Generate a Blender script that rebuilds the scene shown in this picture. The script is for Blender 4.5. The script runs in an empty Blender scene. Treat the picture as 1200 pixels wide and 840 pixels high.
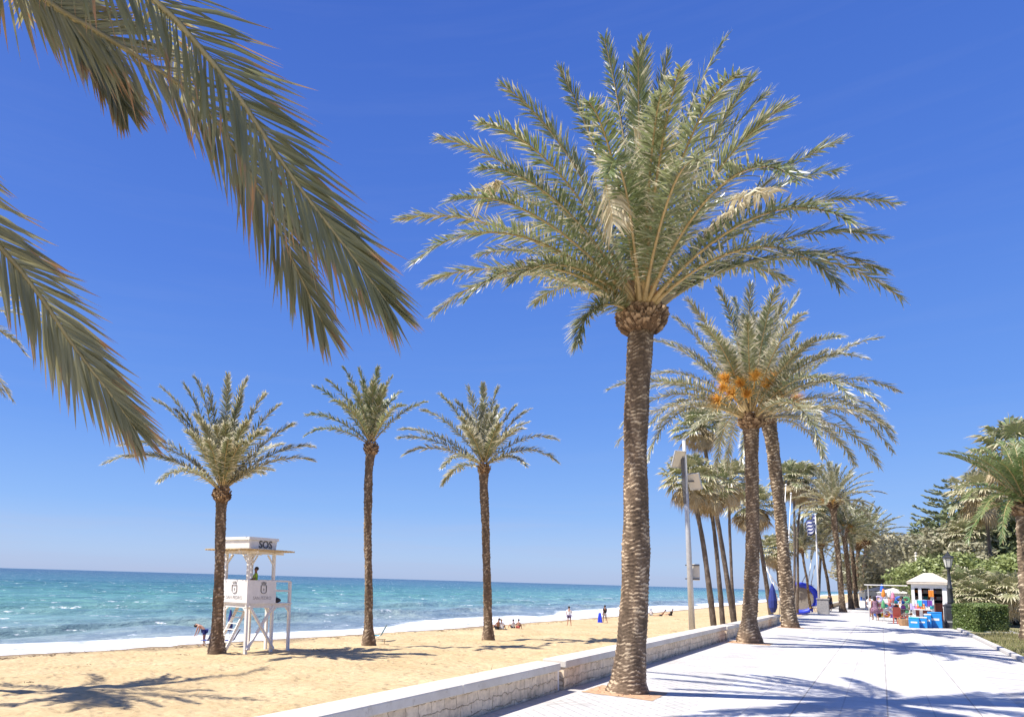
import bpy, bmesh, math, random
import numpy as np
from mathutils import Vector, Matrix
random.seed(7); rng = np.random.default_rng(7)
R = math.radians
scene = bpy.context.scene
COL = scene.collection

# ------------------------------------------------------------------ camera
# world: +Y runs along the promenade away from the camera, +X inland, z=0 the paving
F, PX, PY, CH = 800.0, 400.0, 592.2, 2.0
CM = Matrix.Rotation(R(38.3), 3, 'Z') @ Matrix.Rotation(R(96), 3, 'X') @ Matrix.Rotation(R(1.62), 3, 'Z')
cam_d = bpy.data.cameras.new('camera'); cam = bpy.data.objects.new('camera', cam_d); COL.objects.link(cam)
M4 = CM.to_4x4(); M4.translation = Vector((0, 0, CH)); cam.matrix_world = M4
cam_d.sensor_width = 36; cam_d.lens = 24; cam_d.shift_x = (600-PX)/1200; cam_d.shift_y = (PY-420)/1200
cam_d.clip_start = 0.1; cam_d.clip_end = 60000
scene.camera = cam
def ray(x, y): return CM @ Vector(((x-PX)/F, (PY-y)/F, -1))
def ptd(x, y, d): return Vector((0, 0, CH)) + ray(x, y)*d           # at axial depth d
def pt(x, y, z=0.0):
    v = ray(x, y); return Vector((0, 0, CH)) + v*((z-CH)/v.z)
def proj(P):
    q = CM.transposed() @ (Vector(P)-Vector((0, 0, CH))); d = -q.z
    return PX+F*q.x/d, PY-F*q.y/d, d
def depth(P): return proj(P)[2]

def smooth(a, b, t):
    t = min(1, max(0, (t-a)/(b-a))); return t*t*(3-2*t)
def shore(Y): return float(np.interp(Y, [-100, 0, 16, 29, 50, 96, 260, 600, 3000], [-36, -34.5, -33.6, -32.4, -30.4, -28.8, -31, -40, -60]))
def sandz(X, Y):
    d = X - shore(Y)            # metres inland of the waterline
    return float(np.interp(d, [-60, -6, 0, 4, 10, 20, 28], [-6, -2.75, -2.2, -1.95, -1.65, -1.25, -0.8]))
def psand(x, y):
    z = -1.5
    for _ in range(25):
        p = pt(x, y, z); z = 0.5*z + 0.5*sandz(p.x, p.y)
    return Vector((p.x, p.y, sandz(p.x, p.y)))

# ------------------------------------------------------------------ materials
def new_mat(name):
    m = bpy.data.materials.new(name); m.use_nodes = True
    nt = m.node_tree; b = nt.nodes['Principled BSDF']
    return m, nt, b, nt.nodes.new, nt.links.new
def tex_noise(nt, scale, detail=4, rough=.55, vec=None):
    n = nt.nodes.new('ShaderNodeTexNoise'); n.inputs['Scale'].default_value = scale
    n.inputs['Detail'].default_value = detail; n.inputs['Roughness'].default_value = rough
    if vec is not None: nt.links.new(vec, n.inputs['Vector'])
    return n
def ramp(nt, src, stops):
    r = nt.nodes.new('ShaderNodeValToRGB'); nt.links.new(src, r.inputs['Fac'])
    e = r.color_ramp.elements
    while len(e) < len(stops): e.new(0.5)
    for i, (p, c) in enumerate(stops):
        e[i].position = p; e[i].color = (*c, 1) if len(c) == 3 else c
    return r
def mixc(nt, fac, a, b, mode='MIX'):
    m = nt.nodes.new('ShaderNodeMix'); m.data_type = 'RGBA'; m.blend_type = mode
    for s, v in ((0, fac), (6, a), (7, b)):
        if isinstance(v, (int, float)): m.inputs[s].default_value = v
        elif isinstance(v, tuple): m.inputs[s].default_value = (*v, 1)
        else: nt.links.new(v, m.inputs[s])
    return m.outputs[2]
def geo_pos(nt): return nt.nodes.new('ShaderNodeNewGeometry').outputs['Position']
def obj_pos(nt): return nt.nodes.new('ShaderNodeTexCoord').outputs['Object']
def bump(nt, b, h, strength=.4, dist=.02):
    n = nt.nodes.new('ShaderNodeBump'); n.inputs['Strength'].default_value = strength; n.inputs['Distance'].default_value = dist
    nt.links.new(h, n.inputs['Height']); nt.links.new(n.outputs[0], b.inputs['Normal']); return n

def simple(name, c, rough=.6, var=.18, scale=6, metal=0, bmp=.15, spec=.5):
    m, nt, b, new, link = new_mat(name)
    n = tex_noise(nt, scale, 5, .6, obj_pos(nt))
    lo = tuple(x*(1-var) for x in c); hi = tuple(min(1, x*(1+var)) for x in c)
    r = ramp(nt, n.outputs['Fac'], [(.3, lo), (.7, hi)])
    link(r.outputs[0], b.inputs['Base Color']); b.inputs['Roughness'].default_value = rough
    b.inputs['Metallic'].default_value = metal; b.inputs['Specular IOR Level'].default_value = spec
    if bmp: bump(nt, b, n.outputs['Fac'], bmp, .01)
    return m

def leaf_mat(name, base, alt, tip, tip_at=.75, rough=.38, trans=.25, spec=.5, randamt=1.0):
    """leaf blades: green varying per frond, the attribute 'f' runs 0..1 along each leaflet and shifts to tip colour: dry tips, plus highlights painted on paled leaflets"""
    m, nt, b, new, link = new_mat(name)
    oi = new('ShaderNodeObjectInfo')
    n = tex_noise(nt, 1.7, 3, .6, obj_pos(nt))
    add = new('ShaderNodeMath'); add.operation = 'MULTIPLY_ADD'; link(oi.outputs['Random'], add.inputs[0]); add.inputs[1].default_value = .55*randamt
    link(n.outputs['Fac'], add.inputs[2])
    f1 = new('ShaderNodeMapRange'); link(add.outputs[0], f1.inputs[0]); f1.inputs[1].default_value = .35; f1.inputs[2].default_value = 1.05
    c = mixc(nt, f1.outputs[0], base, alt)
    at = new('ShaderNodeAttribute'); at.attribute_name = 'f'
    n2 = tex_noise(nt, 9, 2, .5, obj_pos(nt))
    s = new('ShaderNodeMath'); s.operation = 'MULTIPLY_ADD'; link(n2.outputs['Fac'], s.inputs[0]); s.inputs[1].default_value = .7; link(at.outputs['Fac'], s.inputs[2])
    f2 = new('ShaderNodeMapRange'); link(s.outputs[0], f2.inputs[0]); f2.inputs[1].default_value = tip_at+.30; f2.inputs[2].default_value = tip_at+.55
    c2 = mixc(nt, f2.outputs[0], c, tip)
    link(c2, b.inputs['Base Color']); b.inputs['Roughness'].default_value = rough; b.inputs['Specular IOR Level'].default_value = spec
    tr = new('ShaderNodeBsdfTranslucent'); link(c2, tr.inputs['Color'])
    mx = new('ShaderNodeMixShader'); mx.inputs[0].default_value = trans
    link(b.outputs[0], mx.inputs[1]); link(tr.outputs[0], mx.inputs[2])
    link(mx.outputs[0], nt.nodes['Material Output'].inputs['Surface'])
    return m

def trunk_mat(name, dark, mid, pale, zs=1.0):
    m, nt, b, new, link = new_mat(name)
    at = new('ShaderNodeAttribute'); at.attribute_name = 'f'
    n = tex_noise(nt, 14, 6, .7, obj_pos(nt)); n2 = tex_noise(nt, 1.3, 3, .5, obj_pos(nt))
    s = new('ShaderNodeMath'); s.operation = 'MULTIPLY_ADD'; link(n.outputs['Fac'], s.inputs[0]); s.inputs[1].default_value = .8; link(at.outputs['Fac'], s.inputs[2])
    r = ramp(nt, s.outputs[0], [(.30, dark), (.72, mid), (1.0, pale)])
    r2 = ramp(nt, n2.outputs['Fac'], [(.3, (.72, .70, .68)), (.7, (1.1, 1.05, 1.0))])
    c = mixc(nt, 1.0, r.outputs[0], r2.outputs[0], 'MULTIPLY')
    link(c, b.inputs['Base Color']); b.inputs['Roughness'].default_value = .85; b.inputs['Specular IOR Level'].default_value = .25
    bump(nt, b, n.outputs['Fac'], .6, .015)
    return m

MAT = {}
MAT['leaf'] = leaf_mat('palm_leaf', (.165, .215, .075), (.28, .30, .145), (.72, .66, .46), .70, rough=.32, trans=.32, spec=.85)
MAT['leaf_silver'] = leaf_mat('palm_leaf_grey', (.19, .22, .10), (.36, .355, .21), (.76, .70, .52), .60, rough=.36, trans=.33, spec=.75)
MAT['leaf_near'] = leaf_mat('palm_leaf_near', (.25, .255, .125), (.36, .34, .19), (.50, .28, .13), .80, rough=.42, trans=.42, spec=.5)
MAT['leaf_green'] = leaf_mat('palm_leaf_green', (.12, .19, .06), (.24, .28, .11), (.38, .33, .16), .85, rough=.4, trans=.25)
MAT['leaf_dry'] = leaf_mat('palm_leaf_dry', (.62, .54, .36), (.72, .66, .48), (.60, .48, .28), .7, rough=.6, trans=.25, spec=.3)
MAT['fan'] = leaf_mat('fan_leaf', (.19, .23, .09), (.38, .37, .20), (.68, .60, .40), .54, rough=.4, trans=.22)
MAT['fan_dry'] = leaf_mat('fan_leaf_dry', (.40, .31, .17), (.62, .52, .34), (.50, .38, .22), .7, rough=.7, trans=.15, spec=.2)
MAT['petiole'] = simple('palm_petiole', (.46, .34, .16), .55, .25, 5)
MAT['petiole_near'] = simple('palm_petiole_near', (.42, .33, .14), .5, .2, 5)
MAT['trunk'] = trunk_mat('palm_trunk', (.10, .072, .048), (.255, .185, .125), (.60, .48, .33))
MAT['trunk_pale'] = trunk_mat('palm_trunk_scarred', (.10, .072, .048), (.29, .22, .15), (.68, .57, .41))
MAT['trunk_fan'] = trunk_mat('fan_palm_trunk', (.10, .08, .065), (.21, .175, .145), (.34, .29, .24))
MAT['boots'] = trunk_mat('palm_leaf_bases', (.05, .032, .02), (.19, .12, .07), (.46, .33, .21))
MAT['bark'] = trunk_mat('tree_bark', (.06, .05, .04), (.16, .13, .10), (.26, .22, .17))
MAT['fibre'] = simple('palm_fibre', (.42, .20, .07), .85, .35, 12)
MAT['fruit'] = leaf_mat('palm_fruit_stalks', (.78, .42, .07), (.85, .54, .14), (.60, .38, .12), .8, rough=.5, trans=.25)
MAT['white_paint'] = simple('white_paint', (.86, .83, .78), .5, .07, 3)
MAT['white_wood'] = simple('white_painted_wood', (.86, .82, .75), .5, .07, 9)
MAT['cane'] = simple('cane_slats', (.62, .48, .28), .6, .2, 15)
MAT['black_iron'] = simple('black_iron', (.035, .037, .04), .4, .2, 10)
MAT['ink'] = simple('dark_lettering', (.13, .125, .12), .6, .05, 10, bmp=0)
MAT['ink_grey'] = simple('grey_lettering', (.38, .36, .35), .6, .05, 10, bmp=0)
MAT['galv'] = simple('galvanised_metal', (.55, .55, .55), .42, .1, 8, metal=.3)
MAT['dark_metal'] = simple('dark_metal', (.12, .12, .125), .45, .15, 8)
MAT['cream_panel'] = simple('cream_panel', (.72, .66, .55), .5, .06, 5)
MAT['cream_wall'] = simple('cream_wall', (.82, .76, .68), .7, .07, 4)
MAT['roof_cream'] = simple('roof_cream', (.70, .60, .48), .7, .12, 6)
MAT['white_cloth_thin'] = leaf_mat('white_awning_cloth', (.80, .79, .76), (.84, .83, .80), (.8, .79, .76), 3, rough=.8, trans=.45, spec=.1)
MAT['concrete'] = simple('concrete', (.33, .31, .29), .85, .2, 9)
MAT['brown_panel'] = simple('brown_panel', (.20, .055, .035), .6, .2, 5)
MAT['inside_shade'] = simple('interior_shade', (.045, .045, .055), .8, .3, 5)
MAT['skin'] = simple('skin', (.50, .27, .18), .55, .08, 8, bmp=0)
MAT['skin_tan'] = simple('skin_tan', (.33, .16, .095), .55, .08, 8, bmp=0)
MAT['hair_dark'] = simple('hair_dark', (.02, .015, .012), .5, .3, 30)
MAT['hair_fair'] = simple('hair_fair', (.30, .20, .10), .5, .3, 30)
MAT['lamp_glass'] = simple('lamp_glass', (.62, .60, .52), .25, .06, 6)
def colour(name, c, rough=.6, var=.12): 
    k = 'c_'+name
    if k not in MAT: MAT[k] = simple(name, c, rough, var, 7)
    return MAT[k]
BLUE = lambda: colour('bright_blue', (.02, .28, .72), .4)
NAVY = lambda: colour('navy_fabric', (.02, .035, .20), .7)
ROYAL = lambda: colour('royal_blue', (.02, .05, .62), .45)

# ------------------------------------------------------------------ mesh builder
def tag(o, label=None, cat=None, group=None, kind=None):
    if label: o['label'] = label
    if cat: o['category'] = cat
    if group: o['group'] = group
    if kind: o['kind'] = kind
    return o
def thing(name, label, cat, loc=(0, 0, 0), rz=0, group=None):
    o = bpy.data.objects.new(name, None); COL.objects.link(o); o.empty_display_size = .3
    o.location = loc; o.rotation_euler = (0, 0, rz)
    return tag(o, label, cat, group)
def link_mesh(name, me, parent=None, mat=None):
    if mat is not None: me.materials.append(mat)
    o = bpy.data.objects.new(name, me); COL.objects.link(o)
    if parent: o.parent = parent
    return o
def copy_tree(o, parent=None):
    c = o.copy(); COL.objects.link(c); c.parent = parent
    for ch in o.children: copy_tree(ch, c)
    return c
def frame_of(d):
    d = Vector(d).normalized(); a = Vector((0, 0, 1)) if abs(d.z) < .95 else Vector((1, 0, 0))
    s = d.cross(a).normalized(); return s, s.cross(d).normalized()
class MB:
    def __init__(s): s.v = []; s.f = []; s.a = []
    def add(s, vs, fs, att=0.0):
        o = len(s.v); s.v += [tuple(p) for p in vs]; s.f += [tuple(i+o for i in f) for f in fs]
        s.a += (list(att) if hasattr(att, '__len__') else [att]*len(vs)); return s
    def box(s, c, size, rz=0, M=None, att=0.0):
        hx, hy, hz = size[0]/2, size[1]/2, size[2]/2
        m = M if M is not None else Matrix.Rotation(rz, 3, 'Z')
        vs = [Vector(c)+m @ Vector((x, y, z)) for z in (-hz, hz) for y in (-hy, hy) for x in (-hx, hx)]
        return s.add(vs, [(0, 2, 3, 1), (4, 5, 7, 6), (0, 1, 5, 4), (1, 3, 7, 5), (3, 2, 6, 7), (2, 0, 4, 6)], att)
    def bar(s, a, b, w, h=None):
        a = Vector(a); b = Vector(b); h = h or w; d = b-a; x, y = frame_of(d)
        vs = [p+x*(i*w/2)+y*(j*h/2) for p in (a, b) for i, j in ((-1, -1), (1, -1), (1, 1), (-1, 1))]
        return s.add(vs, [(3, 2, 1, 0), (4, 5, 6, 7), (0, 1, 5, 4), (1, 2, 6, 5), (2, 3, 7, 6), (3, 0, 4, 7)])
    def tube(s, pts, rad, n=8, cap=True, att=None):
        pts = [Vector(p) for p in pts]
        if not hasattr(rad, '__len__'): rad = [rad]*len(pts)
        vs = []; prev = None
        for i, p in enumerate(pts):
            d = (pts[min(i+1, len(pts)-1)]-pts[max(i-1, 0)]).normalized()
            if prev is None: x, y = frame_of(d)
            else:
                x = (prev-d*prev.dot(d)).normalized(); y = x.cross(d)
            prev = x
            for k in range(n):
                t = 2*math.pi*k/n; vs.append(p+(x*math.cos(t)+y*math.sin(t))*rad[i])
        fs = [(i*n+k, i*n+(k+1) % n, (i+1)*n+(k+1) % n, (i+1)*n+k) for i in range(len(pts)-1) for k in range(n)]
        if cap: fs += [tuple(range(n))[::-1], tuple((len(pts)-1)*n+k for k in range(n))]
        return s.add(vs, fs, 0.0 if att is None else [a for a in att for _ in range(n)])
    def lathe(s, prof, c=(0, 0, 0), n=16, cap=True):
        vs = [(c[0]+r*math.cos(2*math.pi*k/n), c[1]+r*math.sin(2*math.pi*k/n), c[2]+z) for r, z in prof for k in range(n)]
        fs = [(i*n+k, i*n+(k+1) % n, (i+1)*n+(k+1) % n, (i+1)*n+k) for i in range(len(prof)-1) for k in range(n)]
        if cap: fs += [tuple(range(n))[::-1], tuple((len(prof)-1)*n+k for k in range(n))]
        return s.add(vs, fs)
    def ball(s, c, r, sc=(1, 1, 1), n=10, m=7, jitter=0):
        prof = []
        vs = []; 
        for i in range(m+1):
            ph = math.pi*i/m
            for k in range(n):
                t = 2*math.pi*k/n; j = 1+random.uniform(-jitter, jitter)
                vs.append((c[0]+r*sc[0]*math.sin(ph)*math.cos(t)*j, c[1]+r*sc[1]*math.sin(ph)*math.sin(t)*j, c[2]+r*sc[2]*math.cos(ph)*j))
        fs = [(i*n+k, (i+1)*n+k, (i+1)*n+(k+1) % n, i*n+(k+1) % n) for i in range(m) for k in range(n)]
        return s.add(vs, fs)
    def prism(s, poly, z0, z1, M=None):
        n = len(poly); vs = [Vector((x, y, z)) for z in (z0, z1) for x, y in poly]
        if M is not None: vs = [M @ v for v in vs]
        return s.add(vs, [tuple(range(n))[::-1], tuple(range(n, 2*n))]+[(k, (k+1) % n, n+(k+1) % n, n+k) for k in range(n)])
    def build(s, name, mat, parent=None, smooth=False, bevel=0, loc=None):
        me = bpy.data.meshes.new(name); me.from_pydata(s.v, [], s.f)
        at = me.attributes.new('f', 'FLOAT', 'POINT'); at.data.foreach_set('value', np.array(s.a, dtype=np.float32))
        me.validate()
        if smooth: me.polygons.foreach_set('use_smooth', [True]*len(me.polygons))
        o = link_mesh(name, me, parent, mat)
        if loc is not None: o.location = loc
        if bevel:
            b = o.modifiers.new('bevel', 'BEVEL'); b.width = bevel; b.segments = 2; b.limit_method = 'ANGLE'
        return o

def np_mesh(name, V, quads, tris, att=None, mat=None, parent=None, smooth=False, matidx=None):
    me = bpy.data.meshes.new(name)
    nq, nt_ = len(quads), len(tris)
    me.vertices.add(len(V)); me.vertices.foreach_set('co', np.asarray(V, dtype=np.float32).ravel())
    loops = np.concatenate([np.asarray(quads, dtype=np.int32).ravel(), np.asarray(tris, dtype=np.int32).ravel()])
    me.loops.add(len(loops)); me.loops.foreach_set('vertex_index', loops)
    me.polygons.add(nq+nt_)
    st = np.concatenate([np.arange(nq)*4, nq*4+np.arange(nt_)*3]).astype(np.int32)
    me.polygons.foreach_set('loop_start', st)
    me.update(calc_edges=True)
    if att is not None:
        a = me.attributes.new('f', 'FLOAT', 'POINT'); a.data.foreach_set('value', np.asarray(att, dtype=np.float32))
    if smooth: me.polygons.foreach_set('use_smooth', [True]*(nq+nt_))
    me.validate()
    return me

# ------------------------------------------------------------------ date palm fronds
def bez(P, t):
    t = np.asarray(t)[:, None]; P = [np.asarray(p, float) for p in P]
    if len(P) == 4: return (1-t)**3*P[0]+3*(1-t)**2*t*P[1]+3*(1-t)*t*t*P[2]+t**3*P[3]
    # polyline with smoothing (Catmull-Rom) for hand placed rachises
    n = len(P)-1; out = []
    for q in t[:, 0]:
        u = q*n; i = min(int(u), n-1); u -= i
        p0, p1, p2, p3 = P[max(i-1, 0)], P[i], P[i+1], P[min(i+2, n)]
        out.append(.5*((2*p1)+(-p0+p2)*u+(2*p0-5*p1+4*p2-p3)*u*u+(-p0+3*p1-3*p2+p3)*u**3))
    return np.array(out)
def leaflets(P, n, L, w, start=.09, lift=(10, 40), ang=(68, 22), droop=.12, fold=False, upv=None, jit=6, lenprof=None, missing=.03):
    """vertex arrays for the leaflets of a frond whose rachis control points are P"""
    t = np.linspace(start, .995, n); t = np.repeat(t, 2); side = np.tile([1., -1.], n)
    t = np.clip(t+rng.normal(0, .25/n, len(t)), 0, 1)
    keep = rng.random(len(t)) > missing; t = t[keep]; side = side[keep]; m = len(t)
    C = bez(P, t); T = bez(P, np.minimum(t+.01, 1))-bez(P, np.maximum(t-.01, 0)); T /= np.linalg.norm(T, axis=1)[:, None]
    if upv is None:
        U = np.array([0, 0, 1.])-T*T[:, 2:3]; 
        chord = np.asarray(P[-1], float)-np.asarray(P[0], float); h = np.array([chord[0], chord[1], 0]); h /= max(1e-6, np.linalg.norm(h))
        S = np.cross(np.array([0, 0, 1.]), h)[None, :].repeat(m, 0); U = np.cross(T, S); U /= np.linalg.norm(U, axis=1)[:, None]
        U *= -1; U = np.where((U @ np.array([0, 0, 1.]) < -0.2)[:, None], U, U)
        # up is the concave-down side: make it point to the outside of the arch
        bulge = bez(P, [.5])[0]-(np.asarray(P[0], float)+np.asarray(P[-1], float))/2
        if (U[m//2] @ bulge) < 0: U = -U
    else: U = np.asarray(upv, float)[None, :]-T*(T @ np.asarray(upv, float))[:, None]; U /= np.linalg.norm(U, axis=1)[:, None]
    S = np.cross(T, U)
    prof = (np.interp(t, [start, start+.12, .4, .7, .9, 1], [.35, .8, 1., .98, .82, .55]) if lenprof is None else np.interp(t, *lenprof))
    Ln = L*prof*rng.uniform(.85, 1.1, m)
    A = np.radians(np.interp(t, [start, .6, 1], [ang[0], (ang[0]+ang[1])/2, ang[1]])+rng.normal(0, jit, m))
    B = np.radians(rng.uniform(lift[0], lift[1], m)); pale = np.where(rng.random(m) < .10, .55, 0.)+rng.normal(0, .08, m)  # some leaflets shifted whole to the pale tip colour: painted glints, dry ones too
    D = T*np.cos(A)[:, None]+(S*(side*np.cos(B))[:, None]+U*np.sin(B)[:, None])*np.sin(A)[:, None]
    Wv = np.cross(D, U); Wv /= np.maximum(1e-6, np.linalg.norm(Wv, axis=1))[:, None]
    N = np.cross(Wv, D); tw = rng.normal(0, .45, m)
    Wv = Wv*np.cos(tw)[:, None]+N*np.sin(tw)[:, None]; N = np.cross(Wv, D)
    g = np.array([0, 0, -1.])
    p0 = C; p1 = C+D*(Ln*.5)[:, None]+g*(Ln*droop*.25)[:, None]; p2 = C+D*Ln[:, None]+g*(Ln*droop)[:, None]+rng.normal(0, .012, (m, 3))*Ln[:, None]*2
    wv = w*rng.uniform(.75, 1.2, m)*np.interp(prof, [0, 1], [.6, 1.])
    if not fold:
        V = np.stack([p0-Wv*(wv*.3)[:, None], p0+Wv*(wv*.3)[:, None], p1-Wv*(wv*.5)[:, None], p1+Wv*(wv*.5)[:, None], p2], 1).reshape(-1, 3)
        o = (np.arange(m)*5)[:, None]; Q = o+np.array([0, 1, 3, 2]); Tt = o+np.array([2, 3, 4]); att = np.tile([0, 0, .5, .5, 1.], m)+np.repeat(pale, 5)
    else:
        e = (wv*.22)[:, None]*N
        V = np.stack([p0-Wv*(wv*.25)[:, None]+e*.5, p0, p0+Wv*(wv*.25)[:, None]+e*.5, p1-Wv*(wv*.5)[:, None]+e, p1, p1+Wv*(wv*.5)[:, None]+e, p2], 1).reshape(-1, 3)
        o = (np.arange(m)*7)[:, None]; Q = np.concatenate([o+np.array([0, 1, 4, 3]), o+np.array([1, 2, 5, 4])]); Tt = np.concatenate([o+np.array([3, 4, 6]), o+np.array([4, 5, 6])])
        att = np.tile([0, 0, 0, .5, .5, .5, 1.], m)+np.repeat(pale*.5, 7)
    return V, Q, Tt, att
def rachis(P, r0, r1, n=14, k=5):
    mb = MB(); pts = bez(P, np.linspace(0, 1, n)); 
    rad = [float(np.interp(i/(n-1), [0, .05, .2, 1], [r0*1.5, r0, r0*.6, r1])) for i in range(n)]
    mb.tube(pts, rad, k); 
    return np.array(mb.v), mb.f
def frond_object(name, P, n, L, w, parent, leafm, petm, r0=.035, r1=.006, **kw):
    """one frond: leaflet mesh (slot 0) and its rachis (slot 1) in one mesh"""
    V, Q, Tt, att = leaflets(P, n, L, w, **kw)
    RV, RF = rachis(P, r0, r1); off = len(V)
    rq = [tuple(i+off for i in f) for f in RF if len(f) == 4]
    Q2 = np.concatenate([Q, np.array(rq)]) 
    me = np_mesh(name, np.concatenate([V, RV]), Q2, Tt, np.concatenate([att, np.zeros(len(RV))]))
    me.materials.append(leafm); me.materials.append(petm)
    mi = np.zeros(len(me.polygons), dtype=np.int32); mi[len(Q):len(Q2)] = 1
    if len(me.polygons) == len(Q2)+len(Tt): me.polygons.foreach_set('material_index', mi)
    return link_mesh(name, me, parent)
def arch(base, tip, hubr=.2, bend=None):
    """planar arch from the hub to a tip, all relative to the hub"""
    tip = np.asarray(tip, float); r = math.hypot(tip[0], tip[1]); h = np.array([tip[0], tip[1], 0])/max(r, 1e-6)
    L = np.linalg.norm(tip); phi = math.atan2(tip[2], r)
    if bend is None: bend = np.interp(math.degrees(phi), [-60, -20, 10, 45, 85], [48, 36, 24, 13, 5])*random.uniform(.7, 1.3)
    a1 = min(R(88), phi+R(bend*.95)); a2 = phi+R(bend*.72)
    b = base+h*hubr*math.cos(phi)*1.0+np.array([0, 0, .28*math.sin(phi)])
    c1 = h*math.cos(a1)*L*.36+np.array([0, 0, math.sin(a1)*L*.36]); c2 = h*math.cos(a2)*L*.76+np.array([0, 0, math.sin(a2)*L*.76])
    return [b, base+c1, base+c2, base+tip]

def trunk_object(path, rad, parent, mat, seg=.03, n=40, scar=.11, amp=.03, name='trunk', cols=14, flare=None):
    """ringed trunk along path (local points), with overlapping leaf scars as real relief"""
    path = [Vector(p) for p in path]; d = [0]
    for a, b in zip(path, path[1:]): d.append(d[-1]+(b-a).length)
    tot = d[-1]; nz = max(8, int(tot/seg)); P = np.array([p[:] for p in path])
    s = np.linspace(0, tot, nz+1)
    # smooth path
    fine = bez(list(P), np.linspace(0, 1, 120)) if len(P) > 2 and len(P) != 4 else np.array([np.interp(np.linspace(0, tot, 120), d, P[:, k]) for k in range(3)]).T
    fd = np.concatenate([[0], np.cumsum(np.linalg.norm(np.diff(fine, axis=0), axis=1))]); fd *= tot/fd[-1]
    C = np.array([np.interp(s, fd, fine[:, k]) for k in range(3)]).T
    rr = np.interp(s/tot, [x for x, _ in rad], [y for _, y in rad])
    ph = np.arange(n)/n*2*np.pi
    S, PH = np.meshgrid(s, ph, indexing='ij')
    cell = PH/(2*np.pi)*cols; ci = np.floor(cell); fx = cell-ci
    wob = .25*np.sin(PH*3+S*2.1)+.2*np.sin(PH*5-S*5)
    ph_ = np.abs(np.sin(ci*91.7+3.3)*4375.85) % 1; u = S/scar+ph_+wob+.55*np.sin(S*1.3+ci)+.3*np.sin(S*4.1+ci*2.3); row = np.floor(u); fu = u-row
    h = np.abs(np.sin(row*12.9898+ci*78.233)*43758.5453) % 1
    prof = fu**1.5*(1-(2*fx-1)**2*.4)*(.2+1.15*h)
    dist = np.where(fu > .93, .2, 1.)*prof+.25*np.abs(np.sin(row*3.1+ci*1.7))+rng.normal(0, .06, prof.shape)
    Rr = rr[:, None]*(1+.045*np.sin(PH*2+S*.8)+.03*np.sin(PH*3-S*1.7)+.03*np.sin(S*2.3+1)+.025*np.sin(S*5.1))+amp*(dist-.4)
    V = np.stack([C[:, 0][:, None]+Rr*np.cos(PH), C[:, 1][:, None]+Rr*np.sin(PH), C[:, 2][:, None]+0*PH+.3*amp*fx], -1).reshape(-1, 3)
    i = np.arange(nz)[:, None]*n; k = np.arange(n)[None, :]; k2 = (k+1) % n
    Q = np.stack([i+k, i+k2, i+n+k2, i+n+k], -1).reshape(-1, 4)
    me = np_mesh(name, V, Q, np.zeros((0, 3), int), np.clip(prof*.75+.22*(np.sin(PH*4+S*1.9)*np.sin(S*3.7+PH))+rng.normal(0, .10, prof.shape), 0, 1).ravel(), smooth=False)
    return link_mesh(name, me, parent, mat)

def boss_object(parent, c, r, h, mat, count=150, name='leaf_base_boss', s=1.0):
    """the head of cut leaf bases below the crown: wedges in a spiral"""
    mb = MB(); mb.lathe([(r*.62, -h*.62), (r*.85, -h*.35), (r*.93, 0), (r*.8, h*.45), (r*.3, h*.7)], c, 18)
    for i in range(count):
        a = i*2.39996; q = i/count; z = -h*.55+q*h*1.15
        rr = r*np.interp(q, [0, .3, .6, 1], [.68, .95, .98, .62]); tilt = np.interp(q, [0, 1], [R(55), R(15)])
        out = Vector((math.cos(a), math.sin(a), 0)); up = (out*math.sin(tilt)+Vector((0, 0, 1))*math.cos(tilt)).normalized(); sd = out.cross(Vector((0, 0, 1)))
        nn = sd.cross(up); p = Vector(c)+out*rr+Vector((0, 0, z)); w = r*.17*random.uniform(.6, 1.2)*(150/count)**.35; l = h*.22*random.uniform(.6, 1.5)*(150/count)**.2; th = r*.07; rr += random.uniform(-.08, .16)*r; p = Vector(c)+out*rr+Vector((0, 0, z)); sd = (sd+Vector((0, 0, random.uniform(-.4, .4)))).normalized()
        vs = [p+sd*(x*w*k)+nn*(y*th)+up*(l*(j)) for j, k in ((-1, 1.15), (1, .7)) for x, y in ((-1, -1), (1, -1), (1, 1), (-1, 1))]
        mb.add(vs, [(3, 2, 1, 0), (4, 5, 6, 7), (0, 1, 5, 4), (1, 2, 6, 5), (2, 3, 7, 6), (3, 0, 4, 7)], [random.uniform(.05, .3)]*4+[random.uniform(.2, .9)]*4)
    return mb.build(name, mat, parent)

def strands(parent, name, mat, clusters, L=.7, n=45, w=.018):
    mb = MB()
    for c, d in clusters:
        c = Vector(c); d = Vector(d).normalized(); mb.tube([c-d*.35, c], [.02, .015], 5)
        for _ in range(n):
            dd = (d+Vector(rng.normal(0, .38, 3))).normalized(); l = L*random.uniform(.6, 1.1)
            p1 = c+dd*l*.5; p2 = c+dd*l+Vector((0, 0, -l*.25)); s, _u = frame_of(dd); s = s*w*.5
            mb.add([c-s, c+s, p1-s, p1+s, p2], [(0, 1, 3, 2), (2, 3, 4)], [0, 0, .5, .5, 1])
    return mb.build(name, mat, parent)

def tip_from_pixel(hub, px, py, chord, sgn):
    """3-D tip seen at a photo pixel, at the given distance from the hub (nearer for sgn<0)"""
    d0 = depth(hub); best = None
    for k in range(0, 60):
        w = sgn*k*chord/55
        p = ptd(px, py, d0+w); L = (p-hub).length
        if best is None or abs(L-chord) < best[0]: best = (abs(L-chord), p)
        if L > chord: break
    return best[1]-hub

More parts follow.
